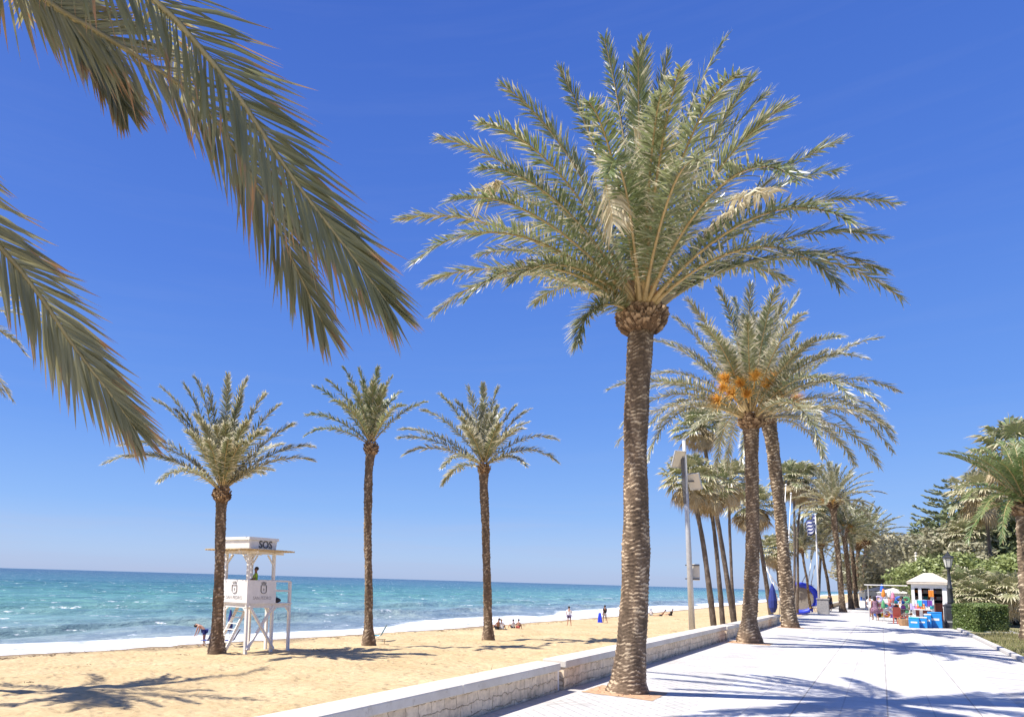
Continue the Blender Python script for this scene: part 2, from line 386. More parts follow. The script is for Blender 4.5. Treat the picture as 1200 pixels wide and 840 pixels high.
def date_palm(label, base, path_px, rad_px, tips, chord, name='date_palm', group=None, fills=14, n=95, L=.42, w=.03, leafm='leaf', trunkm='trunk',
              boss=(.42, .45), hubr=.2, amp=.03, scar=.11, r0=.04, seg=.03, nseg=40, droopers=4, lift=(-22, 55), boss_n=150, seedv=0, fmin=35, fmax=85, droop=.12):
    """base: world point; path_px: trunk centre line in photo pixels (bottom..top) at the base's depth"""
    random.seed(100+seedv)
    d0 = depth(base)
    t = thing(name, label, 'palm tree', base, 0, group)
    path = [Vector((0, 0, -.15))]+[ptd(x, y, d0)-base for x, y in path_px[1:]]
    # keep trunk lean honest: drop the depth component of the lean
    trunk_object(path, [(f, p/2*d0/F) for f, p in rad_px], t, MAT[trunkm], amp=amp, scar=scar, seg=seg, n=nseg)
    hub = base+path[-1]; hl = path[-1]
    boss_object(t, hl+Vector((0, 0, -boss[1]*.2)), boss[0], boss[1], MAT['boots'], boss_n)
    all_tips = []
    for i, (x, y, *km) in enumerate(tips):
        tip = tip_from_pixel(hub, x, y, chord*(km[0] if km else random.uniform(.95, 1.03)), (-1)**i); all_tips.append(np.array(tip))
    rgt = Vector((CM.col[0][0], CM.col[0][1])).normalized()
    for i in range(fills):
        az = i*2.39996+seedv
        if abs(math.cos(az)*rgt.x+math.sin(az)*rgt.y) > .6: az += math.pi/2
        el = R(fmin+(fmax-fmin)*((i*.618+.13*seedv) % 1))
        l = chord*random.uniform(.74, .94)
        all_tips.append(np.array([math.cos(az)*math.cos(el), math.sin(az)*math.cos(el), math.sin(el)])*l)
    for i in range(droopers):
        az = seedv+i*2*math.pi/max(1, droopers); el = R(random.uniform(-28, 8)); l = chord*random.uniform(.75, .95)
        all_tips.append(np.array([math.cos(az)*math.cos(el), math.sin(az)*math.cos(el), math.sin(el)])*l)
    for tip in all_tips:
        P = arch(np.array(hl)+np.array([0, 0, boss[1]*.3]), np.asarray(tip)-np.array([0, 0, boss[1]*.3]), hubr)
        frond_object('frond', P, n, L*random.uniform(.9, 1.1), w, t, MAT[leafm], MAT['petiole'], r0, .006, lift=lift, droop=droop)
    return t, hub, hl

# P1: the big palm on the paving
pal_group = 'date palms standing in the promenade beside the low wall'
P1b = pt(733, 811, 0)
T1 = [(708,46),(656,82),(589,100),(563,144),(514,162),(561,198),(558,224),(530,234),(468,257),(483,309),(509,368),(677,401,.36),(731,82),(754,48),(783,64),(798,80),(850,45),(866,87),(903,107),
      (987,165),(982,200),(1049,239),(1033,278),(1057,350),(754,144),(713,205),(878,232),(824,190),(640,150),(935,210),(600,270),(690,120),(830,110),(1000,262),(560,300),(775,110),(500,332,.93),(545,352,.8),(1035,318,.95),(985,338,.85),(920,330,.7),(600,330,.65)]
p1, hub1, hl1 = date_palm('tallest date palm, its trunk rooted in a reddish soil pit beside the low wall', P1b,
    [(733,811),(740,760),(744,690),(745,600),(745,520),(748,440),(752,369)], [(0,50),(.02,46),(.05,36),(.15,31),(.3,29),(.6,27),(.85,27),(.95,29),(1,44)], T1, 4.95, fills=6, fmin=15, n=150, L=.45, w=.030,
    boss=(.37,.42), hubr=.3, amp=.019, scar=.075, r0=.045, seg=.016, nseg=72, droopers=0, boss_n=420, seedv=1, group=pal_group)
# small dried bits caught in the crown
for (x, y, tx, ty) in ((850,238,905,226),(878,240,838,262),(742,150,768,172),(710,215,718,260),(590,215,566,232)):
    dd = depth(hub1)-2.0; a = ptd(x, y, dd)-P1b; b = ptd(tx, ty, dd)-P1b; mdl = (a+b)/2+Vector((0,0,.12))
    o = frond_object('dry_leaf_tuft', [np.array(a), np.array(a*.6+mdl*.4), np.array(mdl*.5+b*.5), np.array(b)], 26, .42, .045, p1, MAT['leaf_dry'], MAT['petiole'], .012, .004, start=.1, ang=(80, 50), droop=.75)
mbf = MB()
for i in range(260):
    a = rng.uniform(0, 6.28); r_ = rng.uniform(.08, .3); c = Vector(hl1)+Vector((math.cos(a)*r_, math.sin(a)*r_, rng.uniform(.1, .7))); dd = Vector((math.cos(a)*.5, math.sin(a)*.5, rng.uniform(-.2, 1))).normalized(); s, u = frame_of(dd)
    mbf.add([c-s*.012, c+s*.012, c+dd*rng.uniform(.15, .4)], [(0, 1, 2)])
mbf.build('crown_fibre', MAT['fibre'], p1)

# P2 with orange fruit stalks, P3 leaning behind it
P2b = pt(879, 753, 0)
T2 = [(713,456),(729,498),(724,519),(758,543),(768,399),(805,351),(790,372),(842,338),(880,334),(910,338),(936,344),(941,368),(1030,396),(1014,420),(1054,459),(1035,477),(1048,516),(1030,546),(1001,543),(965,535),
      (852,550),(740,470),(760,440),(820,380),(860,350),(985,395),(900,360),(1000,470),(770,500)]
p2, hub2, hl2 = date_palm('date palm with bright orange fruit stalks, second along the wall', P2b,
    [(879,753),(878,735),(880,700),(882,620),(881,560),(880,492)], [(0,29),(.06,22),(.12,15.5),(.3,14),(.7,14),(.93,15),(1,19)], T2, 5.0, fills=14, n=125, L=.52, w=.042, leafm='leaf_silver', boss=(.36,.42), hubr=.3,
    amp=.035, scar=.11, seg=.03, nseg=44, droopers=3, seedv=2, boss_n=170, group=pal_group)
cl = []
for (x, y, k) in ((850,450,-1.0),(858,468,-1.2),(840,476,-.8),(898,458,-1.0),(912,470,-1.1),(930,474,-.7),(868,456,-1.3),(885,448,-1.2),(876,470,-1.2),(848,462,-.6),(905,448,-.5),(862,444,-.4)):
    c = ptd(x, y, depth(hub2)+k)-P2b; c = hl2+Vector((0, 0, .2))+(c-hl2)*.9; cl.append((c, (c-hl2)+Vector((0, 0, -.1))))
strands(p2, 'fruit_stalks', MAT['fruit'], cl, .70, 130, .020)
P3b = pt(927, 735, 0)
T3 = [(1046,530),(1025,480),(985,440),(965,500),(1040,500),(860,420),(910,400),(940,410),(985,520),(870,545),(850,470)]
p3, hub3, hl3 = date_palm('leaning date palm with pale scarred trunk, third along the wall', P3b,
    [(927,735),(924,715),(920,670),(914,600),(906,530),(900,492)], [(0,19),(.05,16),(.15,13),(.5,12),(.9,13),(1,16)], T3, 5.1, fills=20, n=100, L=.54, w=.055, leafm='leaf_silver', trunkm='trunk_pale', boss=(.34,.4), hubr=.32,
    amp=.055, scar=.17, seg=.03, nseg=48, droopers=6, seedv=3, boss_n=120, group=pal_group)

# P0: foreground palm whose fronds hang into the picture top left
P0b = Vector((-3.95, 1.0, 0)); hub0 = P0b+Vector((0.05, 0.05, 6.5))
p0 = thing('date_palm', 'nearest date palm, only its big dark fronds hang in at the top left corner', 'palm tree', P0b, 0)
trunk_object([(0, 0, -.15), (.02, 0, 2), (.0, .03, 4.2), (.05, .05, 6.2)], [(0, .36), (.05, .28), (.9, .24), (1, .32)], p0, MAT['trunk'], amp=.045, scar=.10)
boss_object(p0, Vector((.05, .05, 6.2)), .5, .46, MAT['boots'], 160)
def near_frond(pts, n, L, w, upv, **kw):
    P = [np.array(hub0-P0b)]+[np.array(ptd(x, y, d)-P0b) for x, y, d in pts]
    return frond_object('frond', P, n, L, w, p0, MAT['leaf_near'], MAT['petiole_near'], .04, .006, fold=True, upv=upv, **kw)
right = np.array(CM @ Vector((1, 0, 0))); upw = np.array((0, 0, 1.)); tow = np.array(CM @ Vector((0, 0, 1)))
lp = ([0, .12, .3, .7, .9, 1], [.3, .8, 1, 1, .75, .5])
near_frond([(60,-95,3.9),(180,-2,4.0),(268,98,4.05),(340,205,4.1),(405,290,4.2),(452,352,4.3)], 130, .60, .028, right*.2+upw*.2+tow*.9, ang=(48, 15), lift=(-14, 24), droop=.10, jit=3, lenprof=lp, start=.14)
near_frond([(-25,-75,4.3),(60,5,4.5),(135,50,4.6),(235,120,4.6),(300,215,4.6),(345,310,4.6),(378,378,4.6)], 130, .54, .028, right*.1+upw*.2+tow*.9, ang=(46, 14), lift=(-14, 24), droop=.15, jit=3, lenprof=lp, start=.14)
near_frond([(-30,-120,4.6),(40,-25,5.0),(95,40,5.1),(128,88,5.1),(143,118,5.1)], 90, .46, .038, right*.2+upw*.1+tow*.9, ang=(36, 12), lift=(-6, 20), droop=.12, jit=3, lenprof=lp, start=.3)
near_frond([(-105,0,3.8),(-80,150,4.0),(-22,262,4.1),(35,330,4.2),(88,408,4.3),(132,465,4.4),(158,502,4.5)], 130, .48, .028, right*.2+upw*.2+tow*.9, ang=(50, 13), lift=(-14, 24), droop=.10, jit=3, lenprof=lp, start=.14)
for i in range(16):
    az = R(120+i*13.5); el = R(10+55*((i*.618) % 1)); tip = np.array([math.cos(az)*math.cos(el), math.sin(az)*math.cos(el), math.sin(el)])*4.3
    frond_object('frond', arch(np.array([.05, .05, 6.45]), tip, .3), 80, .5, .04, p0, MAT['leaf_near'], MAT['petiole_near'], .04, .006)

# beach palms
bg = 'date palms on the beach beside the lifeguard tower'
B1b = psand(254, 766); B2b = psand(432, 757); B3b = psand(572, 750)
TB1 = [(122,543),(188,563),(142,521),(140,506),(181,468),(188,453),(228,442),(243,455),(267,440),(289,444),(283,464),(327,475),(344,497),(366,523),(366,539),(150,535),(310,462),(205,480),(330,520),(215,450)]
date_palm('date palm on the sand directly beside the lifeguard tower', B1b, [(254,766),(254,755),(256,700),(258,640),(259,600),(260,578)], [(0,23),(.06,19),(.15,14),(.5,12),(.9,12),(1,16)], TB1, 4.3, fills=20, fmin=15, n=115, L=.58, w=.06, leafm='leaf_silver',
    boss=(.36,.5), hubr=.2, amp=.05, scar=.17, seg=.05, nseg=28, droopers=0, seedv=4, boss_n=90, group=bg)
TB2 = [(360,486),(358,510),(369,453),(384,446),(402,431),(421,433),(443,431),(459,442),(468,460),(474,475),(498,471),(410,450),(450,455),(390,470)]
date_palm('tall thin date palm on the sand with a tight upright crown', B2b, [(432,757),(432,740),(432,690),(431,620),(432,560),(435,524)], [(0,17),(.06,14),(.12,10),(.5,9),(.9,9.5),(1,12)], TB2, 3.7, fills=18, n=100, L=.52, w=.06,
    boss=(.32,.5), hubr=.18, amp=.05, scar=.19, seg=.06, nseg=26, droopers=0, seedv=5, boss_n=80, fmin=50, fmax=85, group=bg)
TB3 = [(515,462),(495,480),(469,503),(467,513),(473,533),(519,547),(548,454),(566,450),(584,454),(604,476),(618,495),(653,515),(653,541),(535,470),(590,480),(540,500),(620,480)]
date_palm('date palm with a wide open crown on the sand, farthest right from the tower', B3b, [(572,750),(572,735),(571,690),(569,620),(567,570),(567,548)], [(0,15),(.06,12),(.12,10),(.5,9),(.9,9.5),(1,12)], TB3, 4.1, fills=12, n=105, L=.60, w=.068, leafm='leaf_silver',
    boss=(.32,.5), hubr=.18, amp=.05, scar=.19, seg=.06, nseg=26, droopers=2, seedv=6, boss_n=80, group=bg)
B0b = Vector((-23.6, 7.3, sandz(-23.6, 7.3)))
t0, hb0, hl0 = date_palm('date palm mostly out of frame at the left edge, one grey frond tip showing', B0b, [(-150,800),(-150,700),(-150,600),(-150,500),(-150,390)], [(0,34),(.06,28),(.12,22),(1,20)], [(105,418,1.45),(60,385,1.3),(15,470)], 4.9, fills=24, n=75, L=.45, w=.045,
    leafm='leaf_silver', boss=(.4,.5), hubr=.2, amp=.05, scar=.17, seg=.06, nseg=24, droopers=7, seedv=7, boss_n=60, fmin=10, fmax=80)

# ------------------------------------------------------------------ shared crowns for the palms further off
def date_crown(seedv, chord=4.3, nf=46, n=56, L=.58, w=.075, leafm='leaf_silver'):
    Vs, Qs, Ts, As = [], [], [], []; off = 0; RQ = []; 
    random.seed(seedv)
    for i in range(nf):
        az = i*2.39996; el = R(-35+118*(((i+.5)/nf)**.75)); l = chord*random.uniform(.85, 1.05)
        tip = np.array([math.cos(az)*math.cos(el), math.sin(az)*math.cos(el), math.sin(el)])*l
        P = arch(np.zeros(3), tip, .25)
        V, Q, T, a = leaflets(P, n, L, w); RV, RF = rachis(P, .045, .01, 8, 3)
        Vs += [V, RV]; Qs.append(Q+off); Ts.append(T+off); As += [a, np.zeros(len(RV))]
        o2 = off+len(V); RQ += [tuple(j+o2 for j in f) for f in RF if len(f) == 4]; off += len(V)+len(RV)
    Q = np.concatenate(Qs+[np.array(RQ)]); T = np.concatenate(Ts)
    me = np_mesh('crown', np.concatenate(Vs), Q, T, np.concatenate(As)); me.materials.append(MAT[leafm]); me.materials.append(MAT['petiole'])
    mi = np.zeros(len(me.polygons), dtype=np.int32); mi[len(Q)-len(RQ):len(Q)] = 1; me.polygons.foreach_set('material_index', mi)
    return me
DC = [date_crown(21), date_crown(22, 4.0, 38), date_crown(23, 4.4, 40, leafm='leaf')]
DCG = date_crown(24, 4.6, 40, 60, .5, .06, 'leaf_green')
def far_date(label, bx, by, tx, ty, wpx, crown, s=1.0, base=None, group=None, rz=0, trunkm='trunk', name='date_palm', fruit=False):
    b = base or pt(bx, by, 0); d0 = depth(b); top = ptd(tx, ty, d0)-b
    t = thing(name, label, 'palm tree', b, 0, group)
    r_ = wpx*.60/2*d0/F
    trunk_object([(0, 0, -.1), top*.25+Vector((0, 0, 0)), top*.5+Vector((.05, .05, 0)), top*.75, top], [(0, r_*1.5), (.05, r_*1.15), (.2, r_), (.9, r_), (1, r_*1.5)], t, MAT[trunkm], seg=.12, n=16, scar=.3, amp=.06)
    boss_object(t, top, .42*s, .5*s, MAT['boots'], 40)
    c = link_mesh('crown', crown, t); c.location = top+Vector((0, 0, .15)); c.rotation_euler = (0, 0, rz); c.scale = (s, s, s)
    if fruit:
        strands(t, 'fruit_stalks', MAT['fruit'], [(top+Vector((math.cos(a)*.6, math.sin(a)*.6, .5)), (math.cos(a), math.sin(a), .2)) for a in (0, 1.2, 2.4, 3.6, 4.8, 5.6)], .8, 24, .06)
    return t
fg = 'date palms in the receding row along the promenade'
far_date('first date palm of the far row beyond the flagpole, standing proud of the others', 988,717, 976,592, 9.5, DC[0], .95, group=fg, rz=.4, fruit=True)
far_date('second date palm of the far row, orange fruit stalks in its crown', 998,713.5, 989,622, 8, DC[1], 1.02, group=fg, rz=1.4, fruit=True)
far_date('third date palm of the far row, straight trunk between fruiting palm and leaning palms', 1004,712, 997,628, 7, DC[2], 1.0, group=fg, rz=2.4)
far_date('date palm leaning right in the far row, its crown overhanging the promenade', 1008,710.5, 1016,636, 7, DC[0], 1.25, group=fg, rz=3.1)
far_date('slim date palm behind the leaning palm of the far row', 1002,709, 1006,640, 6, DC[1], 1.3, group=fg, rz=.9)
far_date('most distant date palm at the end of the promenade row', 1011,707, 1025,655, 4.5, DC[2], 1.2, group=fg, rz=5)
# short palms further along on the sea side
far_date('low date palm behind the flagpole with a brown hanging crown', 975,712, 962,640, 5, DC[1], .8, group='low palms behind the flagpole', rz=2)
far_date('low date palm between the trampoline and the flagpole', 950,712, 940,645, 4, DC[0], .8, group='low palms behind the flagpole', rz=4)

# ------------------------------------------------------------------ fan palms
def fan_crown(seedv, nl=52, dead=40, R0=.66):
    random.seed(seedv); out = []
    for mode in ('live', 'dead'):
        mb = MB()
        for i in range(nl if mode == 'live' else dead):
            az = i*2.39996+seedv
            if mode == 'live': el = R(-32+112*(((i+.5)/nl)**.8)); pl = random.uniform(.55, 1.1)
            else: el = R(random.uniform(-85, -35)); pl = random.uniform(.3, .9)
            h = Vector((math.cos(az), math.sin(az), 0)); d = h*math.cos(el)+Vector((0, 0, math.sin(el)))
            c = h*.12+d*pl+Vector((0, 0, -.1*pl)); mb.tube([h*.1, h*.12+d*pl*.5, c], [.025, .018, .012], 3)
            side = d.cross(Vector((0, 0, 1))); side = side.normalized() if side.length > .05 else Vector((-h.y, h.x, 0)); nrm = side.cross(d)
            tiltf = random.uniform(-.5, .3); d2 = (d*math.cos(tiltf)+nrm*math.sin(tiltf)).normalized(); nrm = side.cross(d2)
            nb = 17; RR = R0*random.uniform(.8, 1.15); spread = R(115) if mode == 'live' else R(55)
            for k in range(nb):
                a = -spread+2*spread*k/(nb-1)+random.uniform(-.04, .04); rr = RR*(1-.28*abs(a)/spread)*random.uniform(.9, 1.08)
                dd = d2*math.cos(a)+side*math.sin(a); sd = (side*math.cos(a)-d2*math.sin(a)); wv = rr*spread*2/(nb-1)*.55*.5; fold = nrm*(wv*.5*(1 if k % 2 else -1))
                p1 = c+dd*rr*.55+nrm*.02; p2 = c+dd*rr+Vector((0, 0, -rr*random.uniform(.12, .4)))
                mb.add([c, p1-sd*wv+fold, p1+sd*wv-fold, p2], [(0, 1, 2), (1, 3, 2)], [0, .45, .45, 1])
        me_o = mb.build('crown' if mode == 'live' else 'dead_leaf_skirt', MAT['fan' if mode == 'live' else 'fan_dry'])
        me = me_o.data; bpy.data.objects.remove(me_o); out.append(me)
    return out
FC = [fan_crown(31), fan_crown(32, 42, 60), fan_crown(33, 56, 34)]
def fan_palm(label, base, pts, wpx, fc, s, group=None, rz=0, cat='palm tree'):
    d0 = depth(base); t = thing('fan_palm', label, cat, base, 0, group); r_ = wpx*.68/2*d0/F
    path = [Vector((0, 0, -.2))]+[ptd(x, y, d0)-base for x, y in pts]; top = path[-1]
    trunk_object(path, [(0, r_*1.35), (.06, r_*1.1), (.3, r_), (1, r_*.72)], t, MAT['trunk_fan'], seg=.12, n=14, scar=.16, amp=.015)
    for k, nm in ((0, 'crown'), (1, 'dead_leaf_skirt')):
        c = link_mesh(nm, fc[k], t); c.location = top; c.rotation_euler = (0, 0, rz); c.scale = (s, s, s)
    return t
wg = 'slender leaning fan palms between the wall and the sand'
def behind_wall(x, y, X): 
    # point seen at pixel column x, standing on the sand at world X
    v = ray(x, y); k = X/v.x; p = v*k; return Vector((X, p.y, sandz(X, p.y)))
fan_palm('leaning fan palm nearest the solar lamp post, the leftmost of the slender ones', behind_wall(838, 735, -8.0), [(836,729),(826,650),(817,600),(808,562)], 9, FC[0], 1.3, wg)
fan_palm('leaning fan palm with a brown trunk, middle of the slender three by the lamp post', behind_wall(849, 733, -8.2), [(847,729),(840,650),(834,600),(829,572)], 7.5, FC[1], 1.3, wg, 1)
fan_palm('tallest leaning fan palm by the lamp post, its head hidden among the date fronds', behind_wall(861, 731, -8.2), [(860,729),(846,640),(832,560),(822,500)], 8, FC[2], 1.3, wg, 2)
fan_palm('leaning fan palm seen right of the orange-fruited date palm trunk', behind_wall(905, 716, -8.6), [(903,716),(896,670),(888,620),(882,592)], 7, FC[1], 1.9, wg, 3)
fan_palm('fan palm behind the tall leaning one, its head just left of the orange-fruited trunk', behind_wall(862, 722, -10), [(858,690),(855,620),(854,565)], 5, FC[0], 1.6, wg, 4)
wg2 = 'tall fan palms behind the white masts'
fan_palm('tall fan palm with a shaggy brown skirt behind the white masts', pt(934, 716, -.4), [(934,714),(935,680),(935,620),(942,566)], 4, FC[1], 1.9, wg2, 1)
fan_palm('tall fan palm close behind the leaning scarred date palm', pt(930, 716, -.4), [(929,714),(931,680),(931,620),(930,560)], 3.8, FC[1], 1.8, wg2, 2)
fan_palm('fan palm crowded against the left of the far palm row', pt(957, 714, -.3), [(958,712),(960,680),(962,640),(963,600)], 4.5, FC[1], 1.9, wg2, 3)
fan_palm('short fan palm rising just above the trampoline', pt(918, 714, -.4), [(917,712),(912,680),(909,645)], 4, FC[0], 1.7, 'low palms behind the flagpole', .3)

# ------------------------------------------------------------------ right side garden
# generic leafy crown
def leaf_crown(name, lobes, n, size, mat, seedv, squash=.8):
    r_ = np.random.default_rng(seedv); Vs = []; att = []
    tot = sum(l[3]**2 for l in lobes)
    for (x, y, z, rad) in lobes:
        k = int(n*rad*rad/tot); d = r_.normal(size=(k, 3)); d /= np.linalg.norm(d, axis=1)[:, None]
        ripple = 1+.18*np.sin(d[:, 0]*7+x*3)*np.sin(d[:, 1]*6+y)+.14*np.sin(d[:, 2]*9+z)
        rr = rad*ripple*(1-.45*r_.random(k)**2.2)
        P = np.array([x, y, z])+d*rr[:, None]*np.array([1, 1, squash])
        a = r_.normal(size=(k, 3)); a /= np.linalg.norm(a, axis=1)[:, None]; b = np.cross(a, d+r_.normal(0, .4, (k, 3))); b /= np.maximum(.01, np.linalg.norm(b, axis=1))[:, None]
        s = (size*r_.uniform(.6, 1.3, k))[:, None]
        Vs.append(np.stack([P-a*s, P+b*s*.5, P+a*s, P-b*s*.5], 1).reshape(-1, 3)); att.append(np.repeat(r_.random(k)*.5, 4))
    V = np.concatenate(Vs); m = len(V)//4; Q = np.arange(m*4).reshape(m, 4)
    me = np_mesh(name, V, Q, np.zeros((0, 3), int), np.concatenate(att)); me.materials.append(mat); return me
MAT['fol_dark'] = leaf_mat('foliage_dark', (.13, .165, .065), (.22, .245, .115), (.12, .13, .05), .9, rough=.5, trans=.15)
MAT['fol_olive'] = leaf_mat('foliage_olive', (.27, .265, .155), (.44, .40, .26), (.40, .36, .22), .6, rough=.5, trans=.18)
MAT['fol_hedge'] = leaf_mat('foliage_hedge', (.13, .20, .05), (.30, .34, .12), (.40, .36, .18), .7, rough=.45, trans=.2)
MAT['fol_pine'] = leaf_mat('foliage_pine', (.26, .30, .18), (.40, .42, .28), (.12, .12, .06), .9, rough=.6, trans=.08)
random.seed(5)
def lobes(n, rx, ry, rz_, r0, r1): return [(random.uniform(-rx, rx), random.uniform(-ry, ry), random.uniform(-rz_, rz_), random.uniform(r0, r1)) for _ in range(n)]
LC = [leaf_crown('crown', lobes(16, 2.6, 2.6, 1.6, .9, 1.6), 12000, .16, MAT['fol_dark'], 41), leaf_crown('crown', lobes(18, 2.8, 2.8, 1.5, .8, 1.5), 12000, .16, MAT['fol_olive'], 42),
      leaf_crown('crown', lobes(14, 3.0, 2.4, 1.4, .8, 1.5), 10000, .17, MAT['fol_olive'], 43), leaf_crown('crown', lobes(15, 2.4, 2.4, 1.8, .8, 1.5), 11000, .16, MAT['fol_hedge'], 44)]
def tree(label, X, Y, h, s, crown, group='garden trees behind the kiosk', rz=0):
    t = thing('broadleaf_tree', label, 'tree', (X, Y, -.02), 0, group); mb = MB()
    mb.tube([(0, 0, -.2), (.1, 0, h*.3), (-.05, .1, h*.6)], [.22*s, .16*s, .12*s], 9)
    for k in range(6):
        a = k*1.05; mb.tube([(0, .05, h*.45), (math.cos(a)*s*.9, math.sin(a)*s*.9, h*.7), (math.cos(a)*s*1.7, math.sin(a)*s*1.7, h*.9)], [.1*s, .06*s, .02], 6)
    mb.build('trunk', MAT['bark'], t, True)
    c = link_mesh('crown', crown, t); c.location = (0, 0, h*.72); c.rotation_euler = (0, 0, rz); c.scale = (s, s, s*h/(5.2*s) if h/(5.2*s) < 1.6 else s*1.6)
    return t
def at_y(px, Y):
    v = ray(px, 694); return v.x/v.y*Y
specs = [(1192,84,9.0,1.7,0,'dark green garden tree right of the thin fan palm trunk'),(1160,98,9.2,1.7,0,'dense dark tree behind the thin fan palm trunk'),(1135,92,7.0,1.4,1,'olive tree right behind the street lamp head'),
 (1112,84,6.8,1.35,1,'rounded olive tree directly behind the kiosk roof'),(1090,100,8.0,1.6,2,'spreading olive tree left of the conifer'),(1070,110,7.4,1.5,1,'olive tree above the pale post by the kiosk'),
 (1055,125,7.2,1.6,2,'greyish olive tree left of the pale post'),(1042,150,7.5,1.9,1,'distant olive tree over the market stalls'),(1030,190,8.0,2.1,2,'distant grey-green tree right of the leaning far palm'),
 (1100,70,4.6,.95,3,'small bright green tree right behind the kiosk'),(1178,70,5.0,1.1,3,'small green tree behind the hedge at the right'),(1200,74,5.6,1.3,1,'olive tree at the right edge behind the palm trunk'),
 (1078,130,9.0,2.0,0,'dark tree filling the gap under the conifer'),(1020,230,8.5,2.3,1,'farthest grey-green tree at the end of the promenade')]
for i, (px, Y, h, s, c, lab) in enumerate(specs): tree(lab, at_y(px, Y)+.5, Y, h, s, LC[c], rz=i*1.3)
# distant wood closing the horizon on the land side
wl = []
for i in range(70): wl.append((random.uniform(-14, 260), random.uniform(-25, 25), random.uniform(2, 7), random.uniform(4, 8)))
wd = link_mesh('distant_wood', leaf_crown('distant_wood', wl, 60000, .5, MAT['fol_olive'], 77)); wd.location = (16, 330, 0)
tag(wd, 'far-off band of grey-green trees along the land side of the horizon', 'wood', kind='stuff')

# garden palms
gp = 'palms in the garden behind the hedge'
def fan_at(label, px, Y, hpx, wpx, fc, s, rz=0, lean=0):
    X = at_y(px, Y); b = Vector((X, Y, 0)); q = proj(b)
    return fan_palm(label, b, [(q[0]-lean*.1, q[1]-4), (q[0]-lean*.4, (q[1]+hpx)/2), (q[0]-lean, hpx)], wpx, fc, s, gp, rz)
fan_at('fan palm with a thin bare trunk standing between conifer and right edge date palm', 1163, 74, 578, 5.5, FC[1], 1.75, .4, 12)
fan_at('tall fan palm with pinkish dead leaves, highest crown at the right edge', 1205, 62, 528, 7, FC[1], 1.9, 1.4, 12)
fan_at('fan palm of medium height low in front of the conifer', 1136, 80, 628, 5, FC[0], 1.35, 2.4, 2)
fan_at('fan palm with a bushy yellowish head above the kiosk roof', 1086, 95, 662, 5, FC[1], 1.6, 3.1, 2)
fan_at('low fan palm left of the kiosk awning', 1037, 120, 680, 4, FC[1], 1.9, .2, 1)
# right-edge date palm
bR = Vector((at_y(1207, 46), 46, 0)); d0 = depth(bR)
tR = thing('date_palm', 'thick-trunked green date palm cut by the right edge, arching over the hedge', 'palm tree', bR, 0, gp)
top = ptd(1203, 594, d0)-bR
trunk_object([(0, 0, -.1), top*.33, top*.66, top], [(0, .5), (.1, .40), (.9, .40), (1, .5)], tR, MAT['trunk_pale'], seg=.05, n=30, scar=.2, amp=.06)
boss_object(tR, top, .55, .7, MAT['boots'], 120)
tipsR = [(1125,575),(1130,590),(1148,540),(1170,548),(1185,535),(1135,640),(1160,560),(1150,610),(1200,520),(1230,540),(1260,600),(1270,560),(1240,640),(1175,640)]
for i, (x, y) in enumerate(tipsR):
    tip = tip_from_pixel(bR+top, x, y, 3.9, (-1)**i); frond_object('frond', arch(np.array(top)+np.array([0, 0, .2]), np.array(tip), .3), 80, .48, .05, tR, MAT['leaf_green'], MAT['petiole'], .05, .006)
for i in range(22):
    az = i*2.39996; el = R(5+75*((i*.618) % 1)); tip = np.array([math.cos(az)*math.cos(el), math.sin(az)*math.cos(el), math.sin(el)])*3.9
    frond_object('frond', arch(np.array(top)+np.array([0, 0, .2]), tip, .3), 70, .48, .05, tR, MAT['leaf_green'], MAT['petiole'], .05, .006)

# Norfolk pine
Yn = 100; bn = Vector((at_y(1127, Yn), Yn, 0)); dn = depth(bn); topn = ptd(1114, 563, dn)-bn; Hn = topn.z
tn = thing('norfolk_pine', 'tall sparse conifer with tiered branches behind the street lamp', 'conifer', bn)
MB().tube([(0, 0, -.2), topn*.5, topn], [.32, .2, .04], 10).build('trunk', MAT['bark'], tn, True)
mb = MB(); random.seed(9)
nt_ = 17
for i in range(nt_):
    q = i/(nt_-1); c = topn*(.22+.77*q); L = (5.8*(1-q)**.75+.7)
    for k in range(6):
        a = k*math.pi/3+i*.5+random.uniform(-.12, .12); l = L*random.uniform(.8, 1.1); h = Vector((math.cos(a), math.sin(a), 0))
        p = [c+h*l*u+Vector((0, 0, l*(.10*u-.22*u*(1-u)+.16*u*u))) for u in (0, .35, .7, 1)]
        mb.tube(p, [.05, .035, .02, .01], 4)
        for j in range(int(26*l/3)+6):
            u = random.uniform(.3, 1.0); b = c+h*l*u+Vector((0, 0, l*(.10*u-.22*u*(1-u)+.16*u*u)))
            sd = Vector((-h.y, h.x, 0))*random.choice((-1, 1)); d = (sd*random.uniform(.3, 1)+h*.6+Vector((0, 0, random.uniform(.1, .5)))).normalized(); ll = .75*(1.15-u*.5)*min(1, l/2.5+.35)
            w = .09; n_ = Vector((0, 0, 1)); e = b+d*ll; s, u2 = frame_of(d)
            mb.add([b, b+d*ll*.5+s*w, e, b+d*ll*.5-s*w, b+d*ll*.5+u2*w, b+d*ll*.5-u2*w], [(0, 1, 2, 3), (0, 4, 2, 5)], .3)
mb.build('crown', MAT['fol_pine'], tn)

